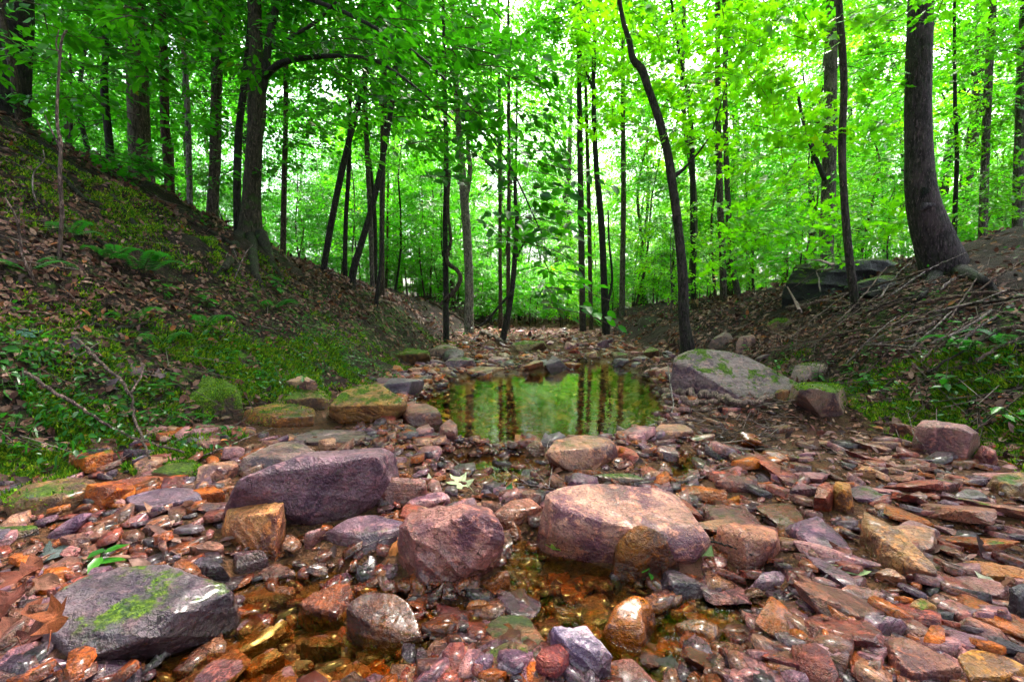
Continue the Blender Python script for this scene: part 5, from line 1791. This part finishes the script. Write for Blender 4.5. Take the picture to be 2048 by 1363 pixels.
XL, YL = [], []
for px, py, rad, n in ((1900, 860, .35, 4200), (2000, 880, .3, 4000), (1960, 800, .35, 3600), (1780, 790, .3, 2200), (1850, 830, .3, 2400), (1850, 790, .3, 1400), (2030, 740, .4, 1500), (1760, 750, .25, 900), (1830, 740, .2, 700), (1700, 770, .2, 700), (1940, 760, .3, 1000), (2030, 820, .3, 1500), (1560, 740, .25, 600), (1990, 930, .2, 900)):
    a_, b_ = moss_patch(mr, px, py, rad, n)
    XL.append(a_)
    YL.append(b_)
x_, y_ = np.concatenate(XL), np.concatenate(YL)
moss_blades('moss', 'bright moss covering the foot of the right bank', x_, y_, gz(x_, y_), ground_normals(x_, y_), 52, .014, .042, MOSS_PAL)


def moss_on_rocks(name, label, shorts, n, seed, zmin=.5):
    r = np.random.default_rng(seed)
    X, Nn = [], []
    for short, (V, Fc) in zip([q[0] for q in ROCKS], HERO_GEO):
        if short not in shorts:
            continue
        a, b, c = V[Fc[:, 0]], V[Fc[:, 1]], V[Fc[:, 2]]
        nn = np.cross(b - a, c - a)
        ar = np.linalg.norm(nn, axis=1)
        nn = nn / (ar[:, None] + 1e-12)
        w = ar * (nn[:, 2] > zmin)
        k = r.choice(len(Fc), int(n * shorts[short]), p=w / w.sum())
        u, v = r.random((2, len(k)))
        fl = u + v > 1
        u[fl], v[fl] = 1 - u[fl], 1 - v[fl]
        p = a[k] + (b[k] - a[k]) * u[:, None] + (c[k] - a[k]) * v[:, None]
        ok = fbm(p * 9, 3, 5) > -.05
        X.append(p[ok])
        Nn.append(nn[k][ok])
    X, Nn = np.concatenate(X), np.concatenate(Nn)
    moss_blades(name, label, X[:, 0], X[:, 1], X[:, 2], Nn, seed, .007, .018, MOSS_PAL)


moss_on_rocks('moss', 'tufts of moss growing on the tops of the larger stones',
              {'the mossy ledge block': 3.6, 'the moss-capped stone': .7, 'the mossy wedge': 1.0, 'the left mossy boulder': .35, 'the great mossy boulder': .35, 'the warm mossy stone': .3, 'the upper mossy stone': .5,
               'the mossy bank ledge': .5, 'the mossy green block': .4, 'the far mossy slab': .4, 'the mossy left hump': .4, 'the olive boulder': .15}, 2600, 53, .3)


def cover_leaves(name, label, patches, seed, lo, hi):
    r = np.random.default_rng(seed)
    pos, nn = [], []
    for px, py, rad, n, hgt in patches:
        g = at_ground(px, py)
        n = int(n * (.3 if py < 700 else .6))
        a, q = r.uniform(0, 6.28, n), np.sqrt(r.random(n)) * rad
        x, y = g[0] + np.cos(a) * q, g[1] + np.sin(a) * q
        z = gz(x, y) + hgt * r.random(n) ** .7
        pos.append(np.stack([x, y, z], 1))
    pos = np.concatenate(pos)
    n = len(pos)
    nrm = np.array([0, -.15, 1.0]) + r.normal(0, .4, (n, 3))
    d = np.cross(nrm, r.normal(size=(n, 3)))
    V, Fc, Cc = leaves_geo(pos, d, nrm, r.uniform(lo, hi, n), 'ovate', r)
    o = link(name, mesh_np(name, V, Fc, [M_HERB], False, Cc), color=(.6, .78, .6, 1))
    tag(o, label, 'ground cover', kind='stuff')


cover_leaves('ground_cover', 'small leafy green weeds spreading along the left bank',
             [(60, 820, .4, 420, .16), (150, 860, .35, 380, .14), (230, 830, .3, 220, .12), (60, 760, .4, 220, .16), (560, 740, .4, 420, .10), (680, 720, .45, 520, .12), (740, 745, .3, 300, .08), (640, 690, .4, 320, .1), (480, 740, .3, 260, .08),
              (560, 660, .4, 160, .1), (450, 610, .5, 120, .1), (560, 590, .5, 160, .12), (340, 700, .3, 120, .1), (700, 650, .5, 220, .12), (820, 690, .5, 260, .12), (900, 690, .5, 240, .14), (780, 600, .6, 160, .15), (420, 880, .15, 120, .05), (300, 560, .5, 80, .1), (640, 600, .5, 130, .12)], 61, .018, .045)
cover_leaves('ground_cover', 'small leafy green weeds on the mossy right bank',
             [(1720, 770, .3, 110, .09), (1890, 780, .3, 120, .1), (1980, 820, .3, 140, .08), (1850, 700, .4, 90, .1), (1960, 720, .4, 120, .1), (2030, 700, .4, 120, .12), (1620, 700, .3, 60, .08), (1790, 660, .5, 90, .1), (1700, 600, .7, 160, .2), (1950, 600, .7, 160, .2), (1450, 640, .6, 120, .15), (1560, 600, .7, 140, .2)], 62, .018, .045)
cover_leaves('ground_cover', 'low green growth along the distant stream bend',
             [(1050, 676, .6, 180, .12), (1130, 672, .6, 120, .12), (960, 672, .7, 220, .2), (1250, 650, .8, 200, .3), (880, 655, .8, 200, .25), (1330, 650, .8, 200, .3)], 63, .03, .07)


# --- single plants with leaves of their own
def leaf_shape(name, mat, kind='ovate', col=.5):
    tv, tf = LEAF[kind]
    return mesh_np(name, tv, tf, [mat], False, np.tile([[col, .3, 0]], (len(tv), 1)))


HERB_LEAF = [leaf_shape('leaf', M_HERB, 'ovate', c) for c in (.2, .5, .9)]


def plant(label, px, py, h, n, leaf, seed, tint=(1, 1, .9), group=None, name='plant', narrow=1.0):
    r = np.random.default_rng(seed)
    p, nr = drop(px, py)
    o = thing(name, label, 'plant', p, group)
    ts, leaves = [], []
    for s in range(max(1, n // 5)):
        lean = r.normal(0, .3, 2)
        top = np.array([lean[0] * h, lean[1] * h, h * r.uniform(.7, 1.1)])
        ts.append(tube([np.array([0, 0, -.02]), top * .55 + r.normal(0, .008, 3), top], [.003, .0022, .001], 5, 7))
        for k in range(5):
            f = .35 + .65 * k / 4
            leaves.append((top * f, k * 2.4 + r.normal(0, .4)))
    V, Fl = tubes_join(ts)
    st_o = link('stem', mesh_np('stem', V, Fl, [M_TWIG], True, np.tile([[.05, .09, .03]], (len(V), 1))), o)
    for q, az in leaves:
        s = leaf * r.uniform(.7, 1.25)
        link('leaf', HERB_LEAF[int(r.integers(3))], st_o, loc=q, rot=(r.normal(0, .25), r.uniform(-.15, .55), az), scale=(s, s * narrow, s), color=(*tint, 1))
    return o


plant('lance leaved seedlings under the mossy ledge block', 345, 862, .13, 20, .07, 1, narrow=.75)
plant('lance leaved weed in the shade left of the mossy ledge front', 300, 858, .10, 10, .06, 2, narrow=.75)
plant('lance leaved weed at the right foot of the mossy ledge', 420, 858, .10, 10, .06, 3, narrow=.75)
plant('broad leaved plant with bright leaves on the right mossy bank', 1895, 800, .14, 10, .085, 4, (1.2, 1.2, 1.1))
plant('pale green leafy plant behind the mossy wedge', 1735, 775, .10, 15, .07, 5, (1.3, 1.3, 1.2))
plant('bright seedling growing at the top of the lower-left slab', 185, 1140, .05, 5, .055, 6, (1.4, 1.5, .8))
plant('small green sprout in water below the mossy pointed stone', 1300, 1170, .05, 5, .03, 7, (1.3, 1.3, .9))
plant('leafy plant at the left edge above the grass', 30, 740, .18, 15, .07, 8)
plant('leafy weed in front of the fork of the dead stick', 90, 720, .15, 10, .06, 9)
plant('leafy weed spreading below the forked tree', 560, 590, .2, 20, .08, 10, (1.1, 1.2, 1.2))
plant('soft green weed at the top edge of the mossy ledge', 455, 730, .12, 10, .06, 11, (1.2, 1.3, .9))
plant('tuft of soft weeds between ledge and upper mossy stone', 520, 760, .10, 15, .05, 12, (1.2, 1.4, .8))
plant('grey green leaves beside the end of the dead sticks', 200, 850, .08, 10, .06, 13)
plant('leafy weed at the right edge of the mossy bank', 2015, 860, .12, 15, .06, 14, (1.1, 1.3, .8))
plant('seedling with pale leaves right of the great boulder', 1640, 765, .09, 10, .06, 15, (1.3, 1.3, 1.2))
plant('single stemmed weed on the slope below the fern', 420, 620, .15, 10, .07, 16)
plant('dark leafed weed halfway up the left slope', 330, 600, .14, 10, .07, 17)
pr = np.random.default_rng(5)
SEED_L = []
ORDS = ['leftmost'] + [w + ' from the left' for w in ('second', 'third', 'fourth', 'fifth', 'sixth', 'seventh', 'eighth', 'ninth', 'tenth', 'eleventh', 'twelfth', 'thirteenth', 'fourteenth', 'fifteenth')]
for k in range(26):
    left = k < 15
    px, py = (pr.uniform(0, 760), pr.uniform(640, 800)) if left else (pr.uniform(1500, 2040), pr.uniform(640, 800))
    o = plant('small green seedling', px, py, pr.uniform(.06, .14), 5, pr.uniform(.04, .07), 100 + k, (1.1, 1.15, .95),
          'seedlings of the ' + ('left' if left else 'right') + ' bank', 'seedling')
    SEED_L.append((left, px, o))
for lf in (True, False):
    for i, (_, px, o) in enumerate(sorted([d for d in SEED_L if d[0] == lf], key=lambda t: t[1])):
        o['label'] = f"small seedling on the {'left' if lf else 'right'} bank, {ORDS[i]} among its seedlings"


def frond_mesh():
    V, Fc, o = [], [], 0
    n = 17
    t = np.linspace(0, 1, 12)
    spine = np.stack([t * .95, t * 0, .42 * np.sin(t * 2.3) - .12 * t ** 2], 1)
    v, q, tri = tube(spine, np.linspace(.011, .003, 12), 4, 12)
    geo = [(v, q, tri)]
    SV, SF = tubes_join(geo)
    LV, LF = [], []
    o = 0
    for k in range(n):
        f = .14 + .84 * k / (n - 1)
        b = np.array([np.interp(f, t, spine[:, 0]), 0, np.interp(f, t, spine[:, 2])])
        L = .30 * math.sin(min(f * 1.25 + .25, 1) * math.pi * .5) * (1.06 - f) ** .75 + .02
        for s in (-1, 1):
            d = np.array([.32, s, -.14])
            d /= np.linalg.norm(d)
            w = np.array([.040, 0, .012])
            LV += [b - w * .6, b + d * L * .55 + w, b + d * L, b + d * L * .5 - w]
            LF += [[o, o + 1, o + 2], [o, o + 2, o + 3]] if s > 0 else [[o, o + 2, o + 1], [o, o + 3, o + 2]]
            o += 4
    LV = np.array(LV)
    V = np.concatenate([LV, SV])
    m = len(LF)
    mi = np.concatenate([np.zeros(m, int), np.ones(sum(len(f) for f in SF), int)])
    Fl = [np.array(LF), SF[1] + len(LV)], SF[0] + len(LV)
    tris = np.concatenate([np.array(LF), SF[1] + len(LV)])
    col = np.concatenate([np.tile([[.5, .3, 0]], (len(LV), 1)), np.tile([[.06, .10, .03]], (len(SV), 1))])
    mi = np.concatenate([np.zeros(m, int), np.ones(len(SF[1]), int), np.ones(len(SF[0]), int)])
    return mesh_np('frond', V, [tris, SF[0] + len(LV)], [M_HERB, M_TWIG], False, col, mi)


FROND = frond_mesh()


def fern(label, px, py, size, n, seed, az0=None, tint=(.8, 1.05, 1.2)):
    r = np.random.default_rng(seed)
    p, nr = drop(px, py)
    o = thing('fern', label, 'fern', p, 'ferns of the stream banks')
    for k in range(n):
        az = (k * 6.28 / n if az0 is None else az0 + (k - (n - 1) / 2) * .6) + r.normal(0, .25)
        s = size * r.uniform(.75, 1.15)
        link('frond', FROND, o, loc=(0, 0, -.01), rot=(r.normal(0, .15), r.uniform(-.15, .25), az), scale=(s, s * .9, s), color=(*tint, 1))


fern('fern hanging down the left slope, highest of the ferns', 222, 520, .30, 5, 1, -1.2)
fern('fern with one long frond arching to the right on the left slope', 285, 545, .36, 4, 2, -.7)
fern('small fern near the left edge of the slope', 55, 540, .28, 4, 3)
fern('fern among dead leaves left of the moss carpet', 325, 690, .24, 4, 4)
fern('pale fern in the middle of the left slope', 410, 655, .26, 5, 5)
fern('fern below the roots of the forked tree', 545, 615, .26, 5, 6)
fern('fern beside the moss at the foot of the left slope', 260, 640, .22, 4, 7)
fern('fern on the right bank below the big scaly trunk', 1950, 705, .32, 5, 8, 2.6)
fern('fern near the right edge above the bright moss', 2025, 690, .28, 5, 9)
fern('dark fern high on the left slope under the trees', 140, 470, .3, 5, 10)

# grass tuft on the lower left
gr = np.random.default_rng(9)
gp = at_ground(70, 850)
n = 130
x_ = gp[0] + gr.normal(0, .22, n)
y_ = gp[1] + gr.normal(0, .16, n)
A_ = np.stack([x_, y_, gz(x_, y_) - .01], 1)
a_ = gr.uniform(0, 6.28, n)
L_ = gr.uniform(.06, .15, n)
M_ = A_ + np.stack([np.cos(a_) * L_ * .25, np.sin(a_) * L_ * .25, L_ * .75], 1)
E_ = A_ + np.stack([np.cos(a_) * L_ * .8, np.sin(a_) * L_ * .8, L_ * .7], 1)
S_ = np.stack([-np.sin(a_), np.cos(a_), a_ * 0], 1) * .0035
Vg = np.stack([A_ - S_, A_ + S_, M_ + S_, M_ - S_, E_], 1).reshape(-1, 3)
b_ = (np.arange(n) * 5)[:, None]
Fg = np.concatenate([b_ + np.array([[0, 1, 2]]), b_ + np.array([[0, 2, 3]]), b_ + np.array([[3, 2, 4]])])
cg = np.repeat(np.stack([gr.uniform(.1, .9, n), np.full(n, .3), np.zeros(n)], 1), 5, 0)
tag(link('grass', mesh_np('grass', Vg, Fg, [M_HERB], False, cg), color=(.6, .75, .6, 1)), 'long dark green grass blades at the lower left', 'grass', kind='stuff')


# --- branches and sticks one can tell apart
def stick(label, pts, w, rgb, lift=.02, forks=(), name='fallen_branch', cat='branch', group=None, seed=0, free=False):
    """pts: (px, py[, extra lift]) along the ground; w: thickness in metres"""
    def path(q):
        out = []
        for t in q:
            p, _ = drop(t[0], t[1])
            extra = t[2] if len(t) > 2 else 0
            if extra:
                y = p[1] - extra * .8
                p = at_y(t[0], t[1], max(y, .6))
            out.append(p + np.array([0, 0, lift]))
        return np.array(out)
    P = path(pts)
    r = np.random.default_rng(seed + int(pts[0][0]))
    o = thing(name, label, cat, P[0], group)

    def build(nm, P, w0, w1):
        n = max(14, len(P) * 6)
        Q = catmull(P, n)
        Q[1:-1] += r.normal(0, w0 * .35, (n - 2, 3))
        V, Fl = tubes_join([tube(Q - o_loc, np.linspace(w0, w1, n), 7, n, .12, 25, 3)])
        link(nm, mesh_np(nm, V, Fl, [M_BARK], True), o, color=(*rgb, 0))
    o_loc = P[0]
    build('stem', P, w / 2, w * .28)
    for f in forks:
        build('side_twig', path(f), w * .32, w * .12)
    return o


S_PALE, S_PINK, S_BROWN, S_DARK = (.40, .32, .31), (.27, .185, .165), (.15, .095, .075), (.06, .045, .04)
stick('forked dead stick standing against the mossy ledge, lower left', [(150, 682, .12), (205, 735, .2), (258, 790, .3), (272, 850, .16), (300, 925, .05)], .018, S_PINK, .02, [[(262, 795, .3), (286, 750, .36), (280, 722, .4)]])
stick('long straight dead stick lying below the forked stick', [(50, 752, .15), (110, 790, .15), (180, 835, .15), (260, 880, .1), (368, 912, .03)], .017, S_PINK)
stick('thin pale stick by the orange leaf left of the pointed slab', [(398, 922), (450, 902), (500, 880), (545, 862)], .007, S_PALE)
stick('thin pale stick crossing the end of the long dead stick', [(312, 908), (350, 890), (388, 872)], .006, S_PALE)
stick('pale driftwood stub at the bottom edge, left', [(285, 1368), (310, 1345), (335, 1318)], .022, (.5, .44, .42), .02)
stick('grey forked twig on the fine gravel at lower right', [(1540, 1228), (1590, 1195), (1640, 1170), (1695, 1138)], .008, (.33, .29, .28), .015, [[(1545, 1225), (1520, 1228), (1500, 1235)]])
stick('dark twig lying across the glinting puddle', [(1352, 975), (1400, 965), (1450, 945), (1510, 930)], .010, (.2, .17, .16), .02)
stick('spindly twig with upright shoots in front of the pool', [(905, 925), (940, 952), (1000, 970), (1060, 978), (1110, 990)], .007, S_PALE, .02, [[(1098, 985), (1104, 940, .05), (1095, 900, .1), (1112, 868, .14)], [(1100, 988), (1070, 950, .03), (1050, 925, .05)], [(1060, 978), (1020, 955), (990, 930)]])
stick('pale hooked twig bent down into the pool on the right', [(1336, 735, .25), (1342, 780, .2), (1346, 815, .12), (1336, 842, .03), (1298, 856)], .012, (.5, .45, .43), .02)
stick('thick curved root at the waterline under the great boulder', [(1322, 788, .12), (1390, 795, .14), (1440, 800, .14), (1490, 815, .12), (1545, 800, .1)], .06, (.36, .25, .22), .03)
stick('second thick root crossing below the curved one', [(1365, 800, .1), (1380, 812, .1), (1430, 805, .12), (1480, 812, .1), (1520, 808, .1)], .046, (.33, .22, .19), .02)
stick('dark twisted root low over the water beside the pool', [(1330, 812), (1400, 830), (1460, 822), (1540, 832)], .018, S_BROWN, .03)
stick('thin drooping rootlet beside the brown puddle', [(1350, 840), (1420, 838), (1490, 848), (1560, 842)], .010, S_BROWN, .02)
stick('long pale branch slanting across the right bank below the pole tree', [(1570, 640), (1640, 628), (1720, 605), (1790, 590), (1855, 576)], .03, S_PINK, 0.16)
stick('forked bleached branch propped in front of the big scaly trunk', [(1760, 622), (1778, 590, .15), (1796, 566, .2), (1815, 548, .2)], .018, S_PALE, 0.12, [[(1778, 592, .15), (1800, 585, .1), (1822, 568, .15)]])
stick('slender bleached branch rising to the stump at the big trunk', [(1745, 640), (1800, 605, .1), (1860, 560, .25), (1930, 530, .3)], .014, S_PALE, 0.12)
stick('stout brown branch lying under the roots of the big trunk', [(1830, 640), (1880, 628), (1940, 622), (2050, 612)], .035, S_BROWN, 0.12)
stick('dark branch running off the right edge above the ferns', [(1880, 655), (1940, 642), (2000, 636), (2060, 630)], .03, (.10, .075, .07), 0.12)
stick('long low branch parallel to the bank above the mossy ledge stone', [(1610, 705), (1700, 690), (1780, 678), (1850, 664)], .022, S_BROWN, 0.11)
stick('knobbly pale branch end broken short on the right bank', [(1830, 695), (1855, 682), (1875, 670)], .04, S_PINK, 0.11)
stick('sinuous root curving down near the right edge', [(1915, 715), (1950, 712), (1990, 690), (2048, 685)], .03, S_PINK, 0.10)
stick('thin dry branch lying above the flat ledge stone', [(1530, 725), (1600, 712), (1660, 690), (1720, 690)], .012, S_PINK, 0.11)
stick('crooked grey branch standing among saplings on the right', [(1640, 600), (1632, 560, .2), (1612, 535, .3), (1592, 522, .3)], .02, S_PALE, 0.11)
stick('bent grey sucker rising from the bank by the stout grey trunk', [(1592, 618), (1575, 590, .2), (1568, 560, .3), (1562, 520, .4), (1570, 470, .5)], .016, S_PINK, 0.11)
stick('long fallen pole sloping down the far left bank', [(862, 605), (900, 630), (950, 655), (1010, 690)], .07, S_BROWN, .06, name='fallen_pole')
stick('short mossy log at the foot of the far pole', [(962, 668), (985, 676), (1005, 690)], .12, (.25, .2, .17), .04, name='fallen_log', cat='log')
stick('thin dark branch lying down the left slope below the sapling', [(700, 600), (760, 630), (820, 650), (880, 672)], .02, S_BROWN, .04)
stick('bare twig lying over the leaves on the left slope', [(500, 650), (560, 665), (640, 655)], .008, S_PALE, .03)
stick('crooked pale twig in the litter right of the moss carpet', [(395, 700), (430, 695), (455, 705)], .01, S_PINK, .02)
stick('rotting twig beside the end of the root bundle', [(1510, 905), (1516, 880, .05), (1530, 868, .05), (1548, 866)], .006, S_PALE, .02)
stick('thin curved twig across the dark leaves at the right foot', [(1640, 895), (1680, 915), (1740, 935)], .008, S_PINK, .02)
stick('thin twig arching by the pink bank slab', [(1815, 835), (1822, 860), (1830, 885), (1850, 905)], .007, S_PALE, .03)
stick('dark twig on the broad brown slab', [(1420, 1090), (1460, 1100), (1505, 1118)], .007, S_DARK, .012)
stick('wiry twig in the gravel in front of the violet rock', [(690, 1130), (740, 1100), (790, 1085)], .005, S_PALE, .02)
br = np.random.default_rng(8)
ORDL = ['leftmost', 'second from the left', 'third from the left', 'fourth from the left', 'fifth from the left', 'sixth from the left', 'seventh from the left', 'eighth from the left', 'ninth from the left', 'tenth from the left', 'eleventh from the left', 'twelfth from the left', 'thirteenth from the left', 'fourteenth from the left', 'fifteenth from the left', 'sixteenth from the left'] + [w + ' from the left' for w in ('seventeenth', 'eighteenth', 'nineteenth', 'twentieth', 'twenty-first', 'twenty-second', 'twenty-third', 'twenty-fourth', 'twenty-fifth', 'twenty-sixth', 'twenty-seventh', 'twenty-eighth')]
DEB = []
for k in range(52):
    px, py = br.uniform(1560, 2040), br.uniform(590, 745)
    L = br.uniform(50, 150)
    sl_ = br.normal(-.42, .38)
    ci = int(br.integers(5))
    o = stick('thin dead branch', [(px - L / 2, py - sl_ * L / 2), (px, py + br.normal(0, 5), br.uniform(0, .1)), (px + L / 2, py + sl_ * L / 2, br.uniform(0, .12))],
          br.uniform(.008, .02), [S_PALE, S_PINK, S_BROWN, S_DARK, S_PINK][ci], br.uniform(.06, .18), group='debris branches of the right bank', seed=k)
    DEB.append((px, ['bleached', 'pinkish', 'brown', 'blackish', 'pinkish'][ci], o))
for cn in ('bleached', 'pinkish', 'brown', 'blackish'):
    for i, (px, _, o) in enumerate(sorted([d for d in DEB if d[1] == cn], key=lambda t: t[0])):
        o['label'] = f'thin {cn} branch in the right bank debris, {ORDL[i]} of that colour'
for lb, pts, w in (('mossy root running down the left slope below the column trunk', [(225, 395), (262, 440), (300, 480), (340, 505)], .05), ('dark exposed root high on the left slope', [(40, 300), (110, 345), (170, 400), (215, 425)], .06),
                   ('dark exposed root at mid height of the left slope', [(120, 430), (180, 470), (240, 520)], .04), ('curling root on the crest beside the forked tree', [(350, 430), (400, 455), (450, 480), (476, 500)], .05),
                   ('root spilling right below the forked tree', [(545, 560), (585, 590), (640, 610), (690, 622)], .035), ('thin root across the litter in the middle of the left slope', [(330, 640), (390, 625), (450, 640), (500, 632)], .022),
                   ('low root above the moss carpet of the left bank', [(170, 650), (230, 660), (300, 650), (360, 662)], .03)):
    stick(lb, pts, w, (.045, .04, .026), .012, name='exposed_root', cat='root')
# bare saplings on the left slope
def bare_sapling(label, pts, w, Y, rgb, forks=()):
    p0 = at_ground(pts[0][0], pts[0][1])
    Y = p0[1]
    P = np.array([p0] + [at_y(a, b, Y) for a, b in pts[1:]])
    o = thing('bare_sapling', label, 'sapling', P[0])
    V, Fl = tubes_join([tube(P - P[0], np.linspace(w / 2, w * .25, len(P)), 7, len(P) * 6, .12, 20, 2)])
    link('stem', mesh_np('stem', V, Fl, [M_BARK], True), o, color=(*rgb, 0))
    for f in forks:
        Q = np.array([at_y(a, b, Y) for a, b in f])
        V, Fl = tubes_join([tube(Q - P[0], np.linspace(w * .25, w * .1, len(Q)), 6, len(Q) * 5, .1, 20, 2)])
        link('twig', mesh_np('twig', V, Fl, [M_BARK], True), o, color=(*rgb, 0))


bare_sapling('pale crooked sapling rising from the left slope past the bank crest', [(118, 520), (124, 430), (120, 350), (122, 290), (114, 240), (118, 140), (124, 80), (134, 60)], .025, 4, S_PINK, [[(122, 300), (98, 250), (90, 230)], [(120, 110), (112, 90), (118, 60)]])
bare_sapling('short crooked bare sapling at the far left of the slope', [(72, 570), (45, 510), (40, 470), (30, 430), (10, 395)], .016, 4, S_PINK, [[(45, 505), (38, 440), (42, 420)], [(68, 560), (62, 520), (88, 480)]])
bare_sapling('small white bare twig sapling left of the pale crooked one', [(75, 410), (66, 380), (68, 345), (88, 320), (86, 300)], .012, 4, S_PALE)
bare_sapling('thin bare sapling on the lower slope under the forked tree', [(468, 560), (480, 530), (492, 505), (505, 490)], .012, 4, S_PALE, [[(480, 530), (470, 505), (462, 490)]])

# --- fallen leaves one can tell apart
def big_leaf(label, px, py, size, rgb, kind='maple', az=0.0, tilt=.25, curl=.35, seed=0, name='fallen_leaf', lift=.012):
    r = np.random.default_rng(seed + int(px))
    p, nr = drop(px, py)
    tv, tf = LEAF[kind]
    # finer, curled blade
    bm = bmesh.new()
    vv = [bm.verts.new((a - .45, b, 0)) for a, b, c in tv]
    for f in tf:
        bm.faces.new([vv[i] for i in f])
    bmesh.ops.subdivide_edges(bm, edges=bm.edges[:], cuts=2, use_grid_fill=True)
    for v in bm.verts:
        a, b, _ = v.co
        v.co.z = curl * (1.6 * b * b + .8 * a * a * math.copysign(1, a)) + .05 * math.sin(a * 9 + seed) * math.cos(b * 8)
    me = bpy.data.meshes.new('blade')
    bm.to_mesh(me)
    bm.free()
    at = me.color_attributes.new('tint', 'FLOAT_COLOR', 'POINT')
    cc = np.ones((len(me.vertices), 4), np.float32)
    co = np.array([v.co[:] for v in me.vertices])
    vein = np.abs(co[:, 1]) < .02
    cc[:, :3] = np.array(rgb) * (1 + .25 * r.normal(0, 1, (len(co), 1)).clip(-1, 1))
    cc[vein, :3] = np.array(rgb) * 1.35
    at.data.foreach_set('color', cc.ravel())
    me.materials.append(M_LITTER)
    n = Vector(nr * .7 + np.array([0, -tilt, .5]))
    o = thing(name, label, 'leaf', p + np.array([0, 0, lift]), 'fallen leaves on the stream bed')
    q = n.to_track_quat('Z', 'Y').to_euler()
    o.rotation_euler = q
    link('blade', me, o, rot=(0, 0, az), scale=size)
    st_ = np.array([[-.45, 0, .08], [-.75, .02, .05], [-.95, .08, .0]])
    V, Fl = tubes_join([tube(st_, [.018, .014, .012], 5, 7)])
    link('leaf_stalk', mesh_np('leaf_stalk', V, Fl, [M_TWIG], True, np.tile([[rgb[0] * .7, rgb[1] * .6, rgb[2] * .6]], (len(V), 1))), o, rot=(0, 0, az), scale=size)


big_leaf('large pale green lobed leaf on stones in front of the pool', 918, 968, .11, (.50, .55, .33), az=2.2, seed=1)
big_leaf('pale torn leaf beside the creased brown block', 860, 968, .08, (.55, .55, .42), az=.6, seed=2)
big_leaf('glossy dark green leaf standing near the salmon rock', 1018, 985, .06, (.02, .12, .03), 'ovate', 1.2, .8, seed=3)
big_leaf('light green torn leaf leaning beside the mossy pointed stone', 1412, 1128, .085, (.33, .45, .17), 'ovate', 1.1, .9, seed=4)
big_leaf('yellow green lobed leaf floating under the big pale slab', 1106, 1104, .055, (.25, .38, .05), az=.4, seed=5)
big_leaf('big red brown leaf under the light green leaf', 1385, 1150, .13, (.13, .045, .03), az=2.6, seed=6)
big_leaf('curled brown leaf on the stones left of the yellow plank', 1702, 1062, .085, (.27, .11, .07), az=1.8, tilt=.8, seed=7)
big_leaf('long green and white leaf near the grey twig', 1705, 1148, .075, (.42, .50, .25), 'ovate', -.2, .3, seed=8)
big_leaf('crumpled whitish leaf near the right edge', 1985, 1178, .075, (.58, .55, .42), 'ovate', 2.2, .6, seed=9)
big_leaf('bright orange leaf left of the pointed grey slab', 460, 908, .085, (.50, .12, .03), az=.2, seed=10)
big_leaf('rust coloured leaf below the warm mossy stone', 482, 872, .10, (.36, .13, .05), az=1.4, tilt=.7, seed=11)
big_leaf('pale brown leaf on moss at the end of the sticks', 272, 896, .10, (.32, .22, .20), az=.9, tilt=.5, seed=12)
big_leaf('pinkish leaf under the pale brown leaf', 290, 925, .10, (.36, .24, .21), az=2.0, seed=13)
big_leaf('big round dark green leaf at the left edge of the slope', 42, 668, .17, (.03, .10, .07), az=.1, tilt=.2, curl=.1, seed=14)
big_leaf('purplish leaf on the moss of the ledge block', 270, 745, .12, (.12, .07, .085), az=.5, seed=15)
big_leaf('purplish curled leaf at the edge of the ledge moss', 315, 752, .09, (.16, .10, .12), az=2.5, seed=16)
big_leaf('dark purple leaf clump on the bank above the ledge', 140, 700, .16, (.07, .045, .06), az=1.5, tilt=.8, seed=17)
big_leaf('dusky leaf hanging at the left end of the ledge', 215, 775, .13, (.09, .06, .08), az=.7, tilt=.9, seed=18)
big_leaf('orange yellow leaf on the right moss bank', 1938, 795, .085, (.60, .26, .04), 'ovate', .2, .4, seed=19)
big_leaf('orange leaf caught against the cracked rock', 790, 1105, .065, (.50, .16, .04), 'ovate', 1.3, .8, seed=20)
big_leaf('dark grey leaf lying above the lower-left slab', 110, 1115, .12, (.09, .11, .11), az=.3, tilt=.2, seed=21)
PILE = [('tall red brown dead leaf on top of the pile in the lower left corner', 72, 1175, .085, (.30, .085, .045), 1.2, .9), ('deep red dead leaf at the left of the pile top', 40, 1195, .085, (.20, .045, .025), 2.1, 1.0),
        ('pinkish brown dead leaf at the right of the pile top', 98, 1205, .08, (.36, .15, .10), 1.6, .9), ('dark red dead leaf at the left edge, middle of the pile', 25, 1235, .09, (.13, .03, .02), .8, .8),
        ('rusty dead leaf in the middle of the pile', 70, 1245, .08, (.26, .065, .03), 2.6, .9), ('orange red dead leaf sticking out right of the pile', 112, 1262, .075, (.42, .11, .04), 1.0, .8),
        ('brown dead leaf low in the left edge of the pile', 28, 1290, .09, (.17, .05, .03), 1.4, .7), ('crumpled maroon dead leaf below the pile middle', 75, 1295, .08, (.12, .03, .025), .3, .8),
        ('dry brown dead leaf at the foot of the pile', 45, 1335, .085, (.22, .08, .05), 2.0, .5), ('dark dead leaf at the right foot of the pile', 95, 1335, .075, (.09, .03, .02), 1.1, .5)]
for k, (lb, px, py, s, c, az, t) in enumerate(PILE):
    big_leaf(lb, px, py, s * .95, tuple(v * (.7 + .1 * (k % 4)) for v in c), kind='maple' if k % 2 else 'ovate', az=az * 2.1, tilt=t * .5, curl=.8, seed=30 + k, lift=.02 + .004 * (9 - k))
